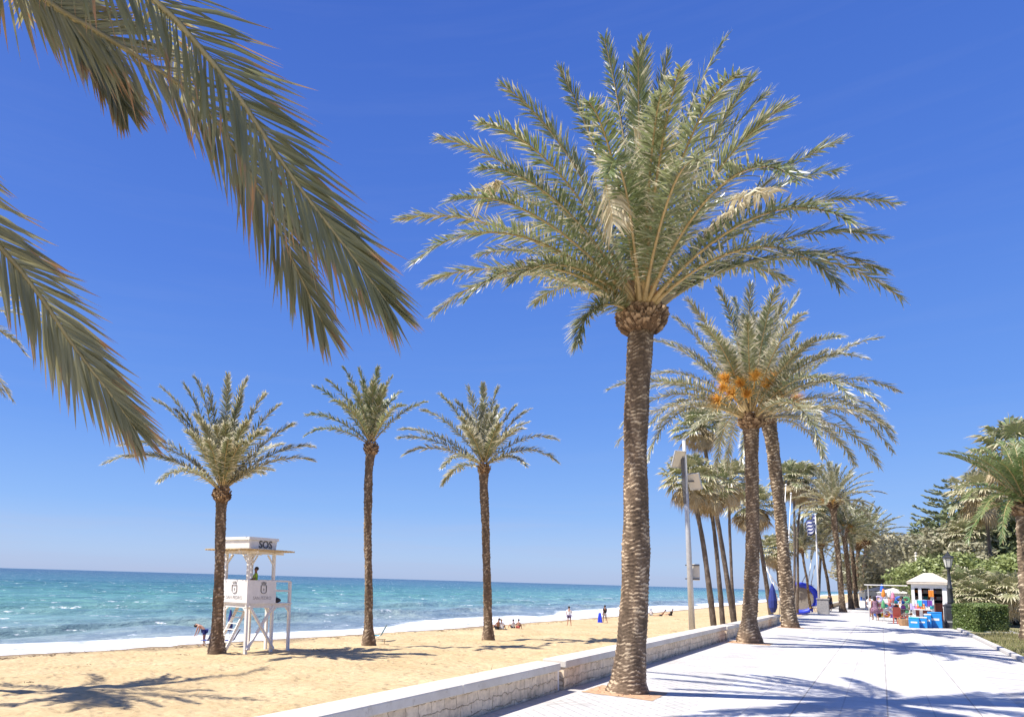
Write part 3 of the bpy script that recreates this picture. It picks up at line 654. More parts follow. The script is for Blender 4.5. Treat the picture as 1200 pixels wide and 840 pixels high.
# hedge: clipped box of leaves
def hedge(label, c, size, n, seedv, rz=0):
    t = thing('hedge', label, 'hedge', c, rz); r_ = np.random.default_rng(seedv); sx, sy, sz = size
    P = r_.random((n, 3))*np.array(size)-np.array([sx/2, sy/2, 0])
    ax = r_.integers(0, 5, n); d = r_.random(n)**2*.22
    for i in range(n):
        if ax[i] == 0: P[i, 0] = -sx/2+d[i]
        elif ax[i] == 1: P[i, 0] = sx/2-d[i]
        elif ax[i] == 2: P[i, 1] = -sy/2+d[i]
        elif ax[i] == 3: P[i, 1] = sy/2-d[i]
        else: P[i, 2] = sz-d[i]
    P[:, 2] += .05*np.sin(P[:, 0]*3)+.05*np.sin(P[:, 1]*2.3+1)
    rad = r_.normal(0, .03, (n, 3)); P += rad
    a = r_.normal(size=(n, 3)); a /= np.linalg.norm(a, axis=1)[:, None]; b = r_.normal(size=(n, 3)); b = np.cross(a, b); b /= np.linalg.norm(b, axis=1)[:, None]
    s = r_.uniform(.03, .06, n)[:, None]
    V = np.stack([P-a*s, P+b*s*.6, P+a*s, P-b*s*.6], 1).reshape(-1, 3)
    me = np_mesh('foliage', V, np.arange(n*4).reshape(n, 4), np.zeros((0, 3), int), np.repeat(r_.random(n)*.6, 4)); me.materials.append(MAT['fol_hedge']); link_mesh('foliage', me, t)
    mb = MB()
    for i in range(26):
        x = r_.uniform(-sx/2+.15, sx/2-.15); y = r_.uniform(-sy/2+.15, sy/2-.15)
        for k in range(4): mb.tube([(x, y, 0), (x+r_.uniform(-.1, .1), y+r_.uniform(-.1, .1), sz*.5), (x+r_.uniform(-.25, .25), y+r_.uniform(-.25, .25), sz*.9)], [.018, .012, .005], 4)
    mb.build('stems', MAT['bark'], t); return t
hA = pt(1124, 738.5, 0); hB = pt(1183, 740, 0)
v = hB-hA; ang = math.atan2(v.y, v.x)
hedge('clipped green hedge beside the dark street lamp at the edge of the paving', hA.lerp(hB, .42)+Vector((.1, .7, 0)), (v.length*.64, 1.4, 1.45), 26000, 3, ang)
hedge('second clipped hedge behind the first, at the right edge of the photo', pt(1215, 733, 0)+Vector((1.5, 4, 0)), (6, 1.6, 1.6), 16000, 4, ang)

# bushy dwarf palms between kiosk and hedge, with pale dead leaves
def bush_palm(label, px, Y, hpx_c, s, fc, rz):
    X = at_y(px, Y); t = thing('dwarf_palm', label, 'palm', (X, Y, 0), 0, 'bushy dwarf palms behind the hedge')
    d0 = depth((X, Y, 0))
    mb = MB(); tops = []
    for k in range(3):
        a = rz+k*2.1; tp = Vector((math.cos(a)*.7*s, math.sin(a)*.7*s, 1.1*s+.35*k*s)); tops.append(tp); mb.tube([(0, 0, -.1), tp*.5, tp], [.18*s, .15*s, .13*s], 9)
    mb.build('trunk', MAT['trunk_fan'], t)
    for k, tp in enumerate(tops):
        for j, nm in ((0, 'crown'), (1, 'dead_leaf_skirt')):
            c = link_mesh(nm, FC[(fc+k) % 3][j], t); c.location = tp; c.scale = (s*.95,)*3; c.rotation_euler = (0, 0, rz+k)
bush_palm('bushy dwarf palm thick with pale dead leaves right of the street lamp', 1136, 66, 690, 1.35, 1, .3)
bush_palm('bushy dwarf palm with darker green fans right above the hedge', 1163, 64, 690, 1.25, 2, 1.7)
bush_palm('low dwarf palm at the far side of the hedge, mostly in shade', 1186, 72, 690, 1.2, 0, 2.9)
#SETTING
# ------------------------------------------------------------------ ground sheets
def grid_mesh(name, xs, ys, zf, mat, foam=None):
    X, Y = np.meshgrid(xs, ys, indexing='ij'); Z = zf(X, Y); V = np.stack([X, Y, Z], -1).reshape(-1, 3)
    nx, ny = len(xs), len(ys); i = np.arange(nx-1)[:, None]*ny; j = np.arange(ny-1)[None, :]
    Q = np.stack([i+j, i+ny+j, i+ny+j+1, i+j+1], -1).reshape(-1, 4)
    me = np_mesh(name, V, Q, np.zeros((0, 3), int), None if foam is None else foam(X, Y, Z).ravel(), smooth=True); 
    return tag(link_mesh(name, me, None, mat), kind='structure')
shv = np.vectorize(shore)
def vnoise(X, Y, s, seed=0):
    r_ = np.random.default_rng(seed); T = r_.random((64, 64)); x = X/s; y = Y/s; xi = np.floor(x).astype(int); yi = np.floor(y).astype(int); fx = x-xi; fy = y-yi
    fx = fx*fx*(3-2*fx); fy = fy*fy*(3-2*fy); g = lambda a, b: T[a % 64, b % 64]
    return (g(xi, yi)*(1-fx)+g(xi+1, yi)*fx)*(1-fy)+(g(xi, yi+1)*(1-fx)+g(xi+1, yi+1)*fx)*fy
# sand
m, nt, b, new, link = new_mat('beach_sand')
pos = geo_pos(nt)
n1 = tex_noise(nt, .35, 5, .6, pos); n2 = tex_noise(nt, 5, 6, .65, pos); n3 = tex_noise(nt, 40, 3, .6, pos)
c = ramp(nt, n1.outputs['Fac'], [(.3, (.53, .385, .20)), (.7, (.63, .485, .28))])
c2 = ramp(nt, n2.outputs['Fac'], [(.30, (.70, .68, .66)), (.50, (1, 1, 1)), (.75, (1.06, 1.06, 1.06))])
cc = mixc(nt, 1.0, c.outputs[0], c2.outputs[0], 'MULTIPLY')
sx = new('ShaderNodeSeparateXYZ'); link(pos, sx.inputs[0])
wet = new('ShaderNodeMapRange'); link(sx.outputs['Z'], wet.inputs[0]); wet.inputs[1].default_value = -2.14; wet.inputs[2].default_value = -2.02; wet.inputs[3].default_value = 1; wet.inputs[4].default_value = 0
cw = mixc(nt, wet.outputs[0], cc, (.27, .20, .125)); link(cw, b.inputs['Base Color'])
b.inputs['Roughness'].default_value = .9; b.inputs['Specular IOR Level'].default_value = .15
vo = new('ShaderNodeTexVoronoi'); link(pos, vo.inputs['Vector']); vo.inputs['Scale'].default_value = 2.6; vr = new('ShaderNodeMapRange'); link(vo.outputs['Distance'], vr.inputs[0]); vr.inputs[1].default_value = .1; vr.inputs[2].default_value = .42; vr.inputs[3].default_value = -1.2; vr.inputs[4].default_value = 0
mh = new('ShaderNodeMath'); mh.operation = 'ADD'; link(n2.outputs['Fac'], mh.inputs[0]); link(vr.outputs[0], mh.inputs[1]); mh2 = new('ShaderNodeMath'); mh2.operation = 'MULTIPLY_ADD'; link(n3.outputs['Fac'], mh2.inputs[0]); mh2.inputs[1].default_value = .4; link(mh.outputs[0], mh2.inputs[2]); bump(nt, b, mh2.outputs[0], .75, .06)
SAND = m
xs = np.concatenate([np.linspace(-75, -45, 13)[:-1], np.linspace(-45, -26, 90)[:-1], np.linspace(-26, -5.0, 90)])
ys = np.concatenate([np.linspace(-60, 0, 25)[:-1], np.linspace(0, 60, 260)[:-1], np.linspace(60, 120, 100)[:-1], np.geomspace(120, 3000, 60)])
def zsand(X, Y):
    d = X-shv(Y); z = np.interp(d, [-60, -6, 0, 4, 10, 20, 28], [-6, -2.75, -2.2, -1.95, -1.65, -1.25, -.8])
    amp = np.clip(d/4, 0, 1)*(Y < 250)
    return z+amp*(.09*(vnoise(X, Y, 1.3, 1)-.5)+.12*(vnoise(X, Y, .45, 2)-.5)+.12*(vnoise(X, Y, 4, 3)-.5))
grid_mesh('beach_sand', xs, ys, zsand, SAND)
# scattered dry seaweed scraps and a weed by the wall
mb = MB(); r_ = random.Random(4)
for k in range(170):
    Y_ = r_.uniform(9, 90); X_ = r_.choice([shore(Y_)+r_.gauss(3.2, .5), r_.uniform(-30, -7), shore(Y_)+r_.gauss(3.2, .5)]); c = Vector((X_, Y_, sandz(X_, Y_)+.05))
    for q in range(r_.randint(2, 6)):
        d = Vector((r_.gauss(0, .15), r_.gauss(0, .15), 0)); mb.bar(c+d, c+d+Vector((r_.gauss(0, .12), r_.gauss(0, .12), r_.uniform(0, .03))), r_.uniform(.015, .04), .015)
tag(mb.build('seaweed_scraps', simple('dry_seaweed', (.13, .085, .045), .9, .4, 9)), 'thin scattered scraps of dry brown seaweed on the sand', 'seaweed', kind='stuff')
wb = Vector((-6.0, 11.9, -.8)); t = thing('weed', 'small spiky green weed poking up behind the nearest wall cap', 'weed', wb); mb = MB()
for k in range(9):
    a = k*.7; h_ = random.uniform(.7, 1.35); p = Vector((math.cos(a)*.12, math.sin(a)*.12, h_*.6)); e = Vector((math.cos(a)*.28, math.sin(a)*.28, h_)); mb.add([(-.01, 0, 0), (.01, 0, 0), p-Vector((.012, .01, 0)), p+Vector((.012, .01, 0)), e], [(0, 1, 3, 2), (2, 3, 4)], [0, 0, .4, .4, 1])
mb.build('leaves', MAT['leaf_green'], t)
# sea
def wave(X, Y):
    d = shv(Y)-X; w = vnoise(X, Y, 11, 5)*2.4+vnoise(X, Y, 30, 6)*3
    a = np.clip(d/12, 0, 1)*np.exp(-d/900)
    z = a*(.16*np.sin(d*.55+w*2)+.11*np.sin(d*1.15+Y*.12+w*3)+.10*(vnoise(X, Y, 1.7, 7)-.5)+.22*(vnoise(X+w, Y, 4.1, 8)-.5))
    # two breakers parallel to the shore
    for c0, h, wd, sd in ((14, .5, 1.6, 9), (30, .42, 2.2, 10)):
        cc_ = c0+3*(vnoise(X*0, Y, 18, sd)-.5)*2; bk = np.clip(vnoise(X*0, Y, 15, sd+5)*2.6-.7, 0, 1)
        u = d-cc_; z = z+bk*h*np.where(u > 0, np.exp(-(u/wd)**2), np.exp(-(u/(wd*.5))**2))
    z = z+np.clip(1-d/7, 0, 1)*.05*vnoise(X, Y, 1.2, 12)
    return -2.2+z
def foam(X, Y, Z):
    d = shv(Y)-X; f = np.zeros_like(X)
    edge = .8*(vnoise(X*0, Y, 6, 21)-.5)*2
    wdt = 6.5+4.0*(vnoise(X*0, Y, 22, 22)-.5)*2
    f = np.maximum(f, np.clip((d+1.6-edge)/.6, 0, 1)*np.clip(1-(d-wdt)/3.5, 0, 1))
    for c0, wd, sd in ((14, 1.6, 9), (30, 2.2, 10)):
        cc_ = c0+3*(vnoise(X*0, Y, 18, sd)-.5)*2; bk = np.clip(vnoise(X*0, Y, 15, sd+5)*2.6-1.35, 0, 1)*.85*np.clip((Y-12)/12, .25, 1)
        u = d-cc_; f = np.maximum(f, bk*np.where(u > .3, np.exp(-((u-.3)/.5)**2), np.exp(-((u-.3)/2.4)**2))*.95)
    return f
m, nt, b, new, link = new_mat('sea_water')
pos = geo_pos(nt); sx = new('ShaderNodeSeparateXYZ'); link(pos, sx.inputs[0])
dd = new('ShaderNodeMath'); dd.operation = 'MULTIPLY_ADD'; link(sx.outputs['X'], dd.inputs[0]); dd.inputs[1].default_value = -1; dd.inputs[2].default_value = -30
lg = new('ShaderNodeMath'); lg.operation = 'LOGARITHM'; mx_ = new('ShaderNodeMath'); mx_.operation = 'MAXIMUM'; link(dd.outputs[0], mx_.inputs[0]); mx_.inputs[1].default_value = 1.0
link(mx_.outputs[0], lg.inputs[0]); lg.inputs[1].default_value = 10
nb_ = tex_noise(nt, .018, 3, .5, pos)
ad = new('ShaderNodeMath'); ad.operation = 'MULTIPLY_ADD'; link(nb_.outputs['Fac'], ad.inputs[0]); ad.inputs[1].default_value = .5; link(lg.outputs[0], ad.inputs[2])
mr = new('ShaderNodeMapRange'); link(ad.outputs[0], mr.inputs[0]); mr.inputs[1].default_value = .6; mr.inputs[2].default_value = 3.4
c = ramp(nt, mr.outputs[0], [(0, (.33, .36, .37)), (.25, (.23, .29, .30)), (.40, (.17, .30, .28)), (.55, (.10, .255, .225)), (.72, (.035, .125, .145)), (1, (.012, .055, .085))])
mp = new('ShaderNodeMapping'); link(pos, mp.inputs[0]); mp.inputs['Scale'].default_value = (1, .45, 1); mp.inputs['Rotation'].default_value = (0, 0, R(8))
nw = tex_noise(nt, .30, 9, .74, mp.outputs[0])
tone = ramp(nt, nw.outputs['Fac'], [(.36, (.60, .66, .72)), (.5, (.97, .98, 1)), (.64, (1.55, 1.45, 1.3))])
cc = mixc(nt, 1.0, c.outputs[0], tone.outputs[0], 'MULTIPLY')
nf = tex_noise(nt, .9, 7, .75, mp.outputs[0]); at = new('ShaderNodeAttribute'); at.attribute_name = 'f'
nf2 = tex_noise(nt, .5, 10, .80, mp.outputs[0])
fo = new('ShaderNodeMath'); fo.operation = 'MULTIPLY_ADD'; link(at.outputs['Fac'], fo.inputs[0]); fo.inputs[1].default_value = 1.0
s2 = new('ShaderNodeMath'); s2.operation = 'MULTIPLY'; link(nf.outputs['Fac'], s2.inputs[0]); s2.inputs[1].default_value = 1.15; link(s2.outputs[0], fo.inputs[2])
f1 = new('ShaderNodeMapRange'); link(fo.outputs[0], f1.inputs[0]); f1.inputs[1].default_value = 1.32; f1.inputs[2].default_value = 1.62
cap = new('ShaderNodeMapRange'); link(nf2.outputs['Fac'], cap.inputs[0]); cap.inputs[1].default_value = .595; cap.inputs[2].default_value = .64
fm = new('ShaderNodeMath'); fm.operation = 'MAXIMUM'; link(f1.outputs[0], fm.inputs[0]); link(cap.outputs[0], fm.inputs[1])
cf = mixc(nt, fm.outputs[0], cc, (.86, .87, .88)); link(cf, b.inputs['Base Color'])
rg = new('ShaderNodeMapRange'); link(fm.outputs[0], rg.inputs[0]); rg.inputs[3].default_value = .22; rg.inputs[4].default_value = .8; link(rg.outputs[0], b.inputs['Roughness'])
b.inputs['IOR'].default_value = 1.33; b.inputs['Specular IOR Level'].default_value = .35
nbp = tex_noise(nt, 1.1, 8, .6, mp.outputs[0]); bump(nt, b, nbp.outputs['Fac'], 1.0, .7)
SEA = m
xs = np.concatenate([-np.geomspace(30000, 260, 60), np.linspace(-250, -90, 160), np.linspace(-89.5, -27, 260)])
ys = np.concatenate([-np.geomspace(30000, 60, 30), np.linspace(-50, 0, 50), np.linspace(.4, 110, 300), np.linspace(111, 300, 150), np.geomspace(310, 30000, 60)])
grid_mesh('sea', xs, ys, wave, SEA, foam)

# land sheet and lawn
m, nt, b, new, link = new_mat('dry_ground'); pos = geo_pos(nt)
n1 = tex_noise(nt, .5, 6, .65, pos); n2 = tex_noise(nt, 9, 5, .7, pos)
c = ramp(nt, n1.outputs['Fac'], [(.35, (.36, .27, .15)), (.5, (.30, .27, .13)), (.62, (.17, .19, .07))]); c2 = ramp(nt, n2.outputs['Fac'], [(.3, (.7, .7, .7)), (.7, (1.15, 1.15, 1.15))])
link(mixc(nt, 1.0, c.outputs[0], c2.outputs[0], 'MULTIPLY'), b.inputs['Base Color']); b.inputs['Roughness'].default_value = .95; bump(nt, b, n2.outputs['Fac'], .5, .03)
GROUND = m
mb = MB(); mb.box((10000-5.3, 9900, -.55), (20000, 20400, 1.0)); tag(mb.build('ground', GROUND), kind='structure')
# paving
def paving_mat():
    m, nt, b, new, link = new_mat('promenade_paving'); pos = geo_pos(nt); sx = new('ShaderNodeSeparateXYZ'); link(pos, sx.inputs[0])
    def band(lo, hi):
        a = new('ShaderNodeMath'); a.operation = 'GREATER_THAN'; link(sx.outputs['X'], a.inputs[0]); a.inputs[1].default_value = lo
        c = new('ShaderNodeMath'); c.operation = 'LESS_THAN'; link(sx.outputs['X'], c.inputs[0]); c.inputs[1].default_value = hi
        p = new('ShaderNodeMath'); p.operation = 'MULTIPLY'; link(a.outputs[0], p.inputs[0]); link(c.outputs[0], p.inputs[1]); return p.outputs[0]
    def brick(w, h, mort, c1, c2, cm, rot=0, off=.5, loc=(0, 0, 0)):
        mp = new('ShaderNodeMapping'); link(pos, mp.inputs[0]); mp.inputs['Rotation'].default_value = (0, 0, rot); mp.inputs['Location'].default_value = loc
        br = new('ShaderNodeTexBrick'); link(mp.outputs[0], br.inputs['Vector']); br.inputs['Scale'].default_value = 1; br.inputs['Brick Width'].default_value = w; br.inputs['Row Height'].default_value = h
        br.inputs['Mortar Size'].default_value = mort; br.inputs['Mortar Smooth'].default_value = .3; br.offset = off
        for k, v in (('Color1', c1), ('Color2', c2), ('Mortar', cm)): br.inputs[k].default_value = (*v, 1)
        return br
    A = (.63, .605, .57); A2 = (.57, .55, .52); A3 = (.66, .635, .60)
    slabs = brick(.62, .62, .012, A, A3, (.40, .37, .34), off=0)
    big = brick(1.24, 2.48, .016, A3, A2, (.38, .35, .31), off=0)
    small = brick(.21, .21, .022, A2, A3, (.44, .42, .39), rot=R(45), off=.5)
    st = mixc(nt, .5, slabs.outputs[0], big.outputs[0])
    mid = mixc(nt, band(-4.45, -2.55), st, small.outputs[0])
    s2_ = mixc(nt, band(1.9, 3.3), mid, small.outputs[0])
    pl = mixc(nt, band(-2.55, -2.2), s2_, (.70, .68, .64))
    pl = mixc(nt, band(1.55, 1.9), pl, (.70, .68, .64))
    n = tex_noise(nt, .8, 6, .65, pos); n2 = tex_noise(nt, 18, 4, .6, pos)
    t = ramp(nt, n.outputs['Fac'], [(.3, (.78, .76, .73)), (.55, (1, 1, 1))]); t2 = ramp(nt, n2.outputs['Fac'], [(.3, (.93, .93, .93)), (.7, (1.03, 1.03, 1.03))])
    c = mixc(nt, 1.0, pl, t.outputs[0], 'MULTIPLY'); c = mixc(nt, 1.0, c, t2.outputs[0], 'MULTIPLY')
    # mottled darkening towards the foot of the wall
    ed = new('ShaderNodeMapRange'); link(sx.outputs['X'], ed.inputs[0]); ed.inputs[1].default_value = -4.35; ed.inputs[2].default_value = -4.78
    nd = tex_noise(nt, 5, 5, .7, pos); em = new('ShaderNodeMath'); em.operation = 'MULTIPLY'; link(ed.outputs[0], em.inputs[0]); link(nd.outputs['Fac'], em.inputs[1])
    c = mixc(nt, em.outputs[0], c, (.30, .27, .24)); link(c, b.inputs['Base Color'])
    b.inputs['Roughness'].default_value = .75; b.inputs['Specular IOR Level'].default_value = .3; bump(nt, b, c, .25, .006); return m
PAVE = paving_mat()
mb = MB(); mb.box((-.75, 190, -.15), (8.1, 420, .3)); tag(mb.build('promenade', PAVE), kind='structure')
mb = MB(); mb.box((-5.02, 190, -.30), (.44, 420, .55)); tag(mb.build('wall_footing', MAT['concrete']), kind='structure')
mb = MB(); mb.box((4.6, 70, -.10), (2.6, 34, .2)); tag(mb.build('kiosk_paving', PAVE), kind='structure')
# kerb stones along the lawn
KERB = simple('kerb_stone', (.55, .52, .48), .8, .15, 6)
mb = MB(); y = 22.0
while y < 53.0:
    mb.box((3.40, y+.24, .02), (.16, .45, .20), random.uniform(-.02, .02)); y += .5
tag(mb.build('kerb', KERB, bevel=.015), kind='structure')
SOIL = simple('reddish_soil', (.50, .31, .18), .95, .3, 9, bmp=.8)
def pit(base, s, label):
    mb = MB(); n = 18
    vs = [(0, 0, .03)]; 
    for k in range(n*4):
        t = k/(n*4)*4; e = int(t); u = (t-e)*2-1; x, y = [(u, -1), (1, u), (-u, 1), (-1, -u)][e]; vs.append((x*s+random.uniform(-.02, .02), y*s+random.uniform(-.02, .02), .006))
    mb.add(vs, [(0, k+1, (k+1) % (n*4)+1) for k in range(n*4)])
    for _ in range(60):
        a = random.uniform(0, 6.28); r_ = random.uniform(.3, 1)*s; mb.ball((math.cos(a)*r_*.9, math.sin(a)*r_*.9, .012), random.uniform(.008, .025), n=5, m=3)
    o = mb.build('soil_pit', SOIL); o.location = base; o.rotation_euler.z = 0; return tag(o, kind='structure')
for bb, s in ((P1b, .62), (P2b, .68), (P3b, .6)): pit(bb, s, '')

# grass on the lawn
n = 26000; r_ = np.random.default_rng(8)
gx = 3.55+r_.random(n)**1.3*9; gy = r_.uniform(24, 58, n); dens = vnoise(gx, gy, 1.6, 33)+.35*vnoise(gx, gy, .5, 34); k = (dens > .55) & ~((gy > 49) & (gx < 4.6)); gx = gx[k]; gy = gy[k]; n = len(gx)
h = r_.uniform(.05, .15, n); a = r_.uniform(0, 6.28, n); w = .012; lx = r_.normal(0, .04, n); ly = r_.normal(0, .04, n)
V = np.stack([np.stack([gx-np.cos(a)*w, gy-np.sin(a)*w, gx*0-.05], -1), np.stack([gx+np.cos(a)*w, gy+np.sin(a)*w, gx*0-.05], -1), np.stack([gx+lx, gy+ly, h], -1)], 1).reshape(-1, 3)
MAT['grass'] = leaf_mat('lawn_grass', (.10, .14, .04), (.24, .24, .09), (.42, .36, .18), .5, rough=.6, trans=.2, spec=.2)
me = np_mesh('lawn_grass', V, np.zeros((0, 4), int), np.arange(n*3).reshape(n, 3), np.tile([0, 0, 1.], n)); tag(link_mesh('lawn_grass', me, None, MAT['grass']), 'patchy dry green grass between the kerb stones and the hedge', 'grass', kind='stuff')

# ------------------------------------------------------------------ low wall in sections
def wall_mat():
    m, nt, b, new, link = new_mat('wall_stone'); pos = geo_pos(nt)
    sp = new('ShaderNodeSeparateXYZ'); link(pos, sp.inputs[0]); cb = new('ShaderNodeCombineXYZ'); link(sp.outputs['Y'], cb.inputs['X']); link(sp.outputs['Z'], cb.inputs['Y']); link(sp.outputs['X'], cb.inputs['Z'])
    nz = tex_noise(nt, 3, 3, .6, pos); dm = new('ShaderNodeMix'); dm.data_type = 'VECTOR'
    vm = new('ShaderNodeVectorMath'); vm.operation = 'SCALE'; link(nz.outputs['Color'], vm.inputs[0]); vm.inputs['Scale'].default_value = .26
    va = new('ShaderNodeVectorMath'); link(cb.outputs[0], va.inputs[0]); link(vm.outputs[0], va.inputs[1])
    br = new('ShaderNodeTexBrick'); link(va.outputs[0], br.inputs['Vector']); br.inputs['Scale'].default_value = 1; br.inputs['Brick Width'].default_value = .34; br.inputs['Row Height'].default_value = .17
    br.inputs['Mortar Size'].default_value = .008; br.inputs['Mortar Smooth'].default_value = .6; br.offset = .4; br.squash = 1.5; br.squash_frequency = 3
    br.inputs['Color1'].default_value = (.86, .71, .52, 1); br.inputs['Color2'].default_value = (.74, .59, .41, 1); br.inputs['Mortar'].default_value = (.50, .38, .25, 1)
    n = tex_noise(nt, 6, 6, .7, pos); t = ramp(nt, n.outputs['Fac'], [(.3, (.72, .68, .64)), (.6, (1.1, 1.08, 1.04))]); c = mixc(nt, 1.0, br.outputs[0], t.outputs[0], 'MULTIPLY')
    # black damp stains in irregular patches, thicker low down
    ns = tex_noise(nt, 3.2, 8, .75, pos); zz = new('ShaderNodeMath'); zz.operation = 'MULTIPLY_ADD'; link(sp.outputs['Z'], zz.inputs[0]); zz.inputs[1].default_value = -.28; link(ns.outputs['Fac'], zz.inputs[2])
    st = new('ShaderNodeMapRange'); link(zz.outputs[0], st.inputs[0]); st.inputs[1].default_value = .50; st.inputs[2].default_value = .60; st.inputs[4].default_value = .8
    # more stains further along
    sy = new('ShaderNodeMapRange'); link(sp.outputs['Y'], sy.inputs[0]); sy.inputs[1].default_value = 10; sy.inputs[2].default_value = 30; sy.inputs[3].default_value = .35; sy.inputs[4].default_value = 1
    pm = new('ShaderNodeMath'); pm.operation = 'MULTIPLY'; link(st.outputs[0], pm.inputs[0]); link(sy.outputs[0], pm.inputs[1])
    c = mixc(nt, pm.outputs[0], c, (.085, .075, .065)); link(c, b.inputs['Base Color']); b.inputs['Roughness'].default_value = .9; b.inputs['Specular IOR Level'].default_value = .2
    h = mixc(nt, .35, br.outputs['Fac'], n.outputs['Fac']); bp = bump(nt, b, h, .8, .03); bp.invert = False; return m
WALL = wall_mat()
m, nt, b, new, link = new_mat('wall_cap'); pos = geo_pos(nt)
n = tex_noise(nt, 1.2, 6, .7, pos); t = ramp(nt, n.outputs['Fac'], [(.3, (.54, .47, .38)), (.6, (.68, .62, .53))]); n2 = tex_noise(nt, 5, 8, .75, pos); t2 = ramp(nt, n2.outputs['Fac'], [(.28, (.62, .58, .52)), (.42, (1, 1, 1))])
link(mixc(nt, 1.0, t.outputs[0], t2.outputs[0], 'MULTIPLY'), b.inputs['Base Color']); b.inputs['Roughness'].default_value = .85; bump(nt, b, n2.outputs['Fac'], .3, .01); CAP = m
def wall_section(y0, y1, label, dz=0.0, x0=-5.22, x1=-4.82):
    t = thing('low_wall', label, 'wall', ((x0+x1)/2, (y0+y1)/2, 0), 0, 'sections of the low beach wall')
    L = y1-y0; mb = MB(); mb.box((0, 0, -.33), (x1-x0-.04, L-.06, 1.46)); mb.build('stone_base', WALL, t)
    mb = MB(); yy = -L/2; k = 0
    slab = L/max(1, round(L/4.0)); 
    for k in range(max(1, round(L/4.0))): mb.box((0, yy+slab*(k+.5), .45+dz), (x1-x0+.07, slab-.008, .14))
    mb.build('cap', CAP, t, bevel=.02)
wall_section(-14, 12.85, 'nearest whitewashed low wall section, running out of the bottom of the photo')
wall_section(13.12, 30.4, 'second low wall section, starting at the step left of the big palm trunk', .02)
wall_section(30.7, 37.3, 'third low wall section, stained, behind the orange-fruited palm trunk')
wall_section(37.6, 48.8, 'fourth low wall section, ending at the pale scarred palm', .01)
def pier(y, label):
    mb = MB(); mb.box((-5.05, y, -.2), (.26, .27, 1.2)); o = mb.build('wall_pier', MAT['white_paint'], bevel=.01); tag(o, label, 'pier', 'white piers closing the wall gaps')
pier(12.985, 'white pier in the gap beside the big palm trunk'); pier(30.55, 'white pier in the wall gap left of the orange-fruited palm'); pier(37.45, 'white pier in the wall gap left of the pale scarred palm')
wall_section(80, 86, 'short grey low wall section by the flagpole plinth')
wall_section(88, 130, 'most distant low wall section behind the far palm trunks')

# ------------------------------------------------------------------ lettering and emblem helpers
def text_mesh(body, size, depth_=.01, bold=0.0):
    cu = bpy.data.curves.new('lettering', 'FONT'); cu.body = body; cu.size = size; cu.extrude = depth_; cu.align_x = 'CENTER'; cu.align_y = 'CENTER'; cu.offset = bold; cu.resolution_u = 3
    o = bpy.data.objects.new('tmp', cu); COL.objects.link(o); dg = bpy.context.evaluated_depsgraph_get(); me = bpy.data.meshes.new_from_object(o.evaluated_get(dg)); bpy.data.objects.remove(o); return me
def text_part(name, body, size, parent, loc, rot, mat, depth_=.004, bold=0.0):
    me = text_mesh(body, size, depth_, bold); o = link_mesh(name, me, parent, mat); o.location = loc; o.rotation_euler = rot; return o

# ------------------------------------------------------------------ lifeguard tower
tb = psand(287, 765); dt = depth(tb)
az = math.atan2(tb.x, tb.y)                       # bearing of the tower
u1 = Vector((math.sin(az+R(-42)), math.cos(az+R(-42)), 0)); u2 = Vector((math.sin(az+R(50)), math.cos(az+R(50)), 0))   # along left face, along right face
S = 1.62; BAL = 1.15
tw = thing('lifeguard_tower', 'white wooden lifeguard tower marked SOS with a slatted roof', 'lifeguard tower', tb)
sc = dt/F
Zp = 2.32; Zr = 3.42; Zroof = 4.78; Ztop = 5.42
c00 = Vector((0, 0, 0)); c10 = u1*S; c01 = u2*S; c11 = u1*S+u2*S; b0 = u2*(S+BAL); b1 = u2*(S+BAL)+u1*S
TM = Matrix((u2, -u1*-1, Vector((0, 0, 1)))).transposed()
WW = MAT['white_wood']
for p, h in ((c00, Zroof), (c10, Zroof), (c01, Zroof), (c11, Zroof), (b0, Zr), (b1, Zr)):
    mb = MB(); mb.bar(p+Vector((0, 0, -.4)), p+Vector((0, 0, h)), .13); mb.build('post', WW, tw)
def brace(a, b, w=.08, name='brace'): mb = MB(); mb.bar(a, b, w); mb.build(name, WW, tw)
Z = lambda z: Vector((0, 0, z))
off2 = u1*-.09; off1 = u2*-.09
brace(c00+off2+Z(.15), c01+off2+Z(Zp-.1), .11, 'cross_brace'); brace(c01+off2*1.9+Z(.15), c00+off2*1.9+Z(Zp-.1), .11, 'cross_brace')
for p, d in ((c00, u1), (c10, -u1), (c01, u2), (b0, -u2), (c01, -u2), (b1, -u2), (c11, u2)):
    brace(p+Z(Zp-.42), p+d*.4+Z(Zp-.05), .07)
for p, d in ((c00, u1), (c00, u2), (c10, -u1), (c01, -u2), (c01, u1), (c11, -u1), (c10, u2), (c11, -u2)):
    brace(p+Z(Zroof-.62), p+d*.42+Z(Zroof-.1), .06)
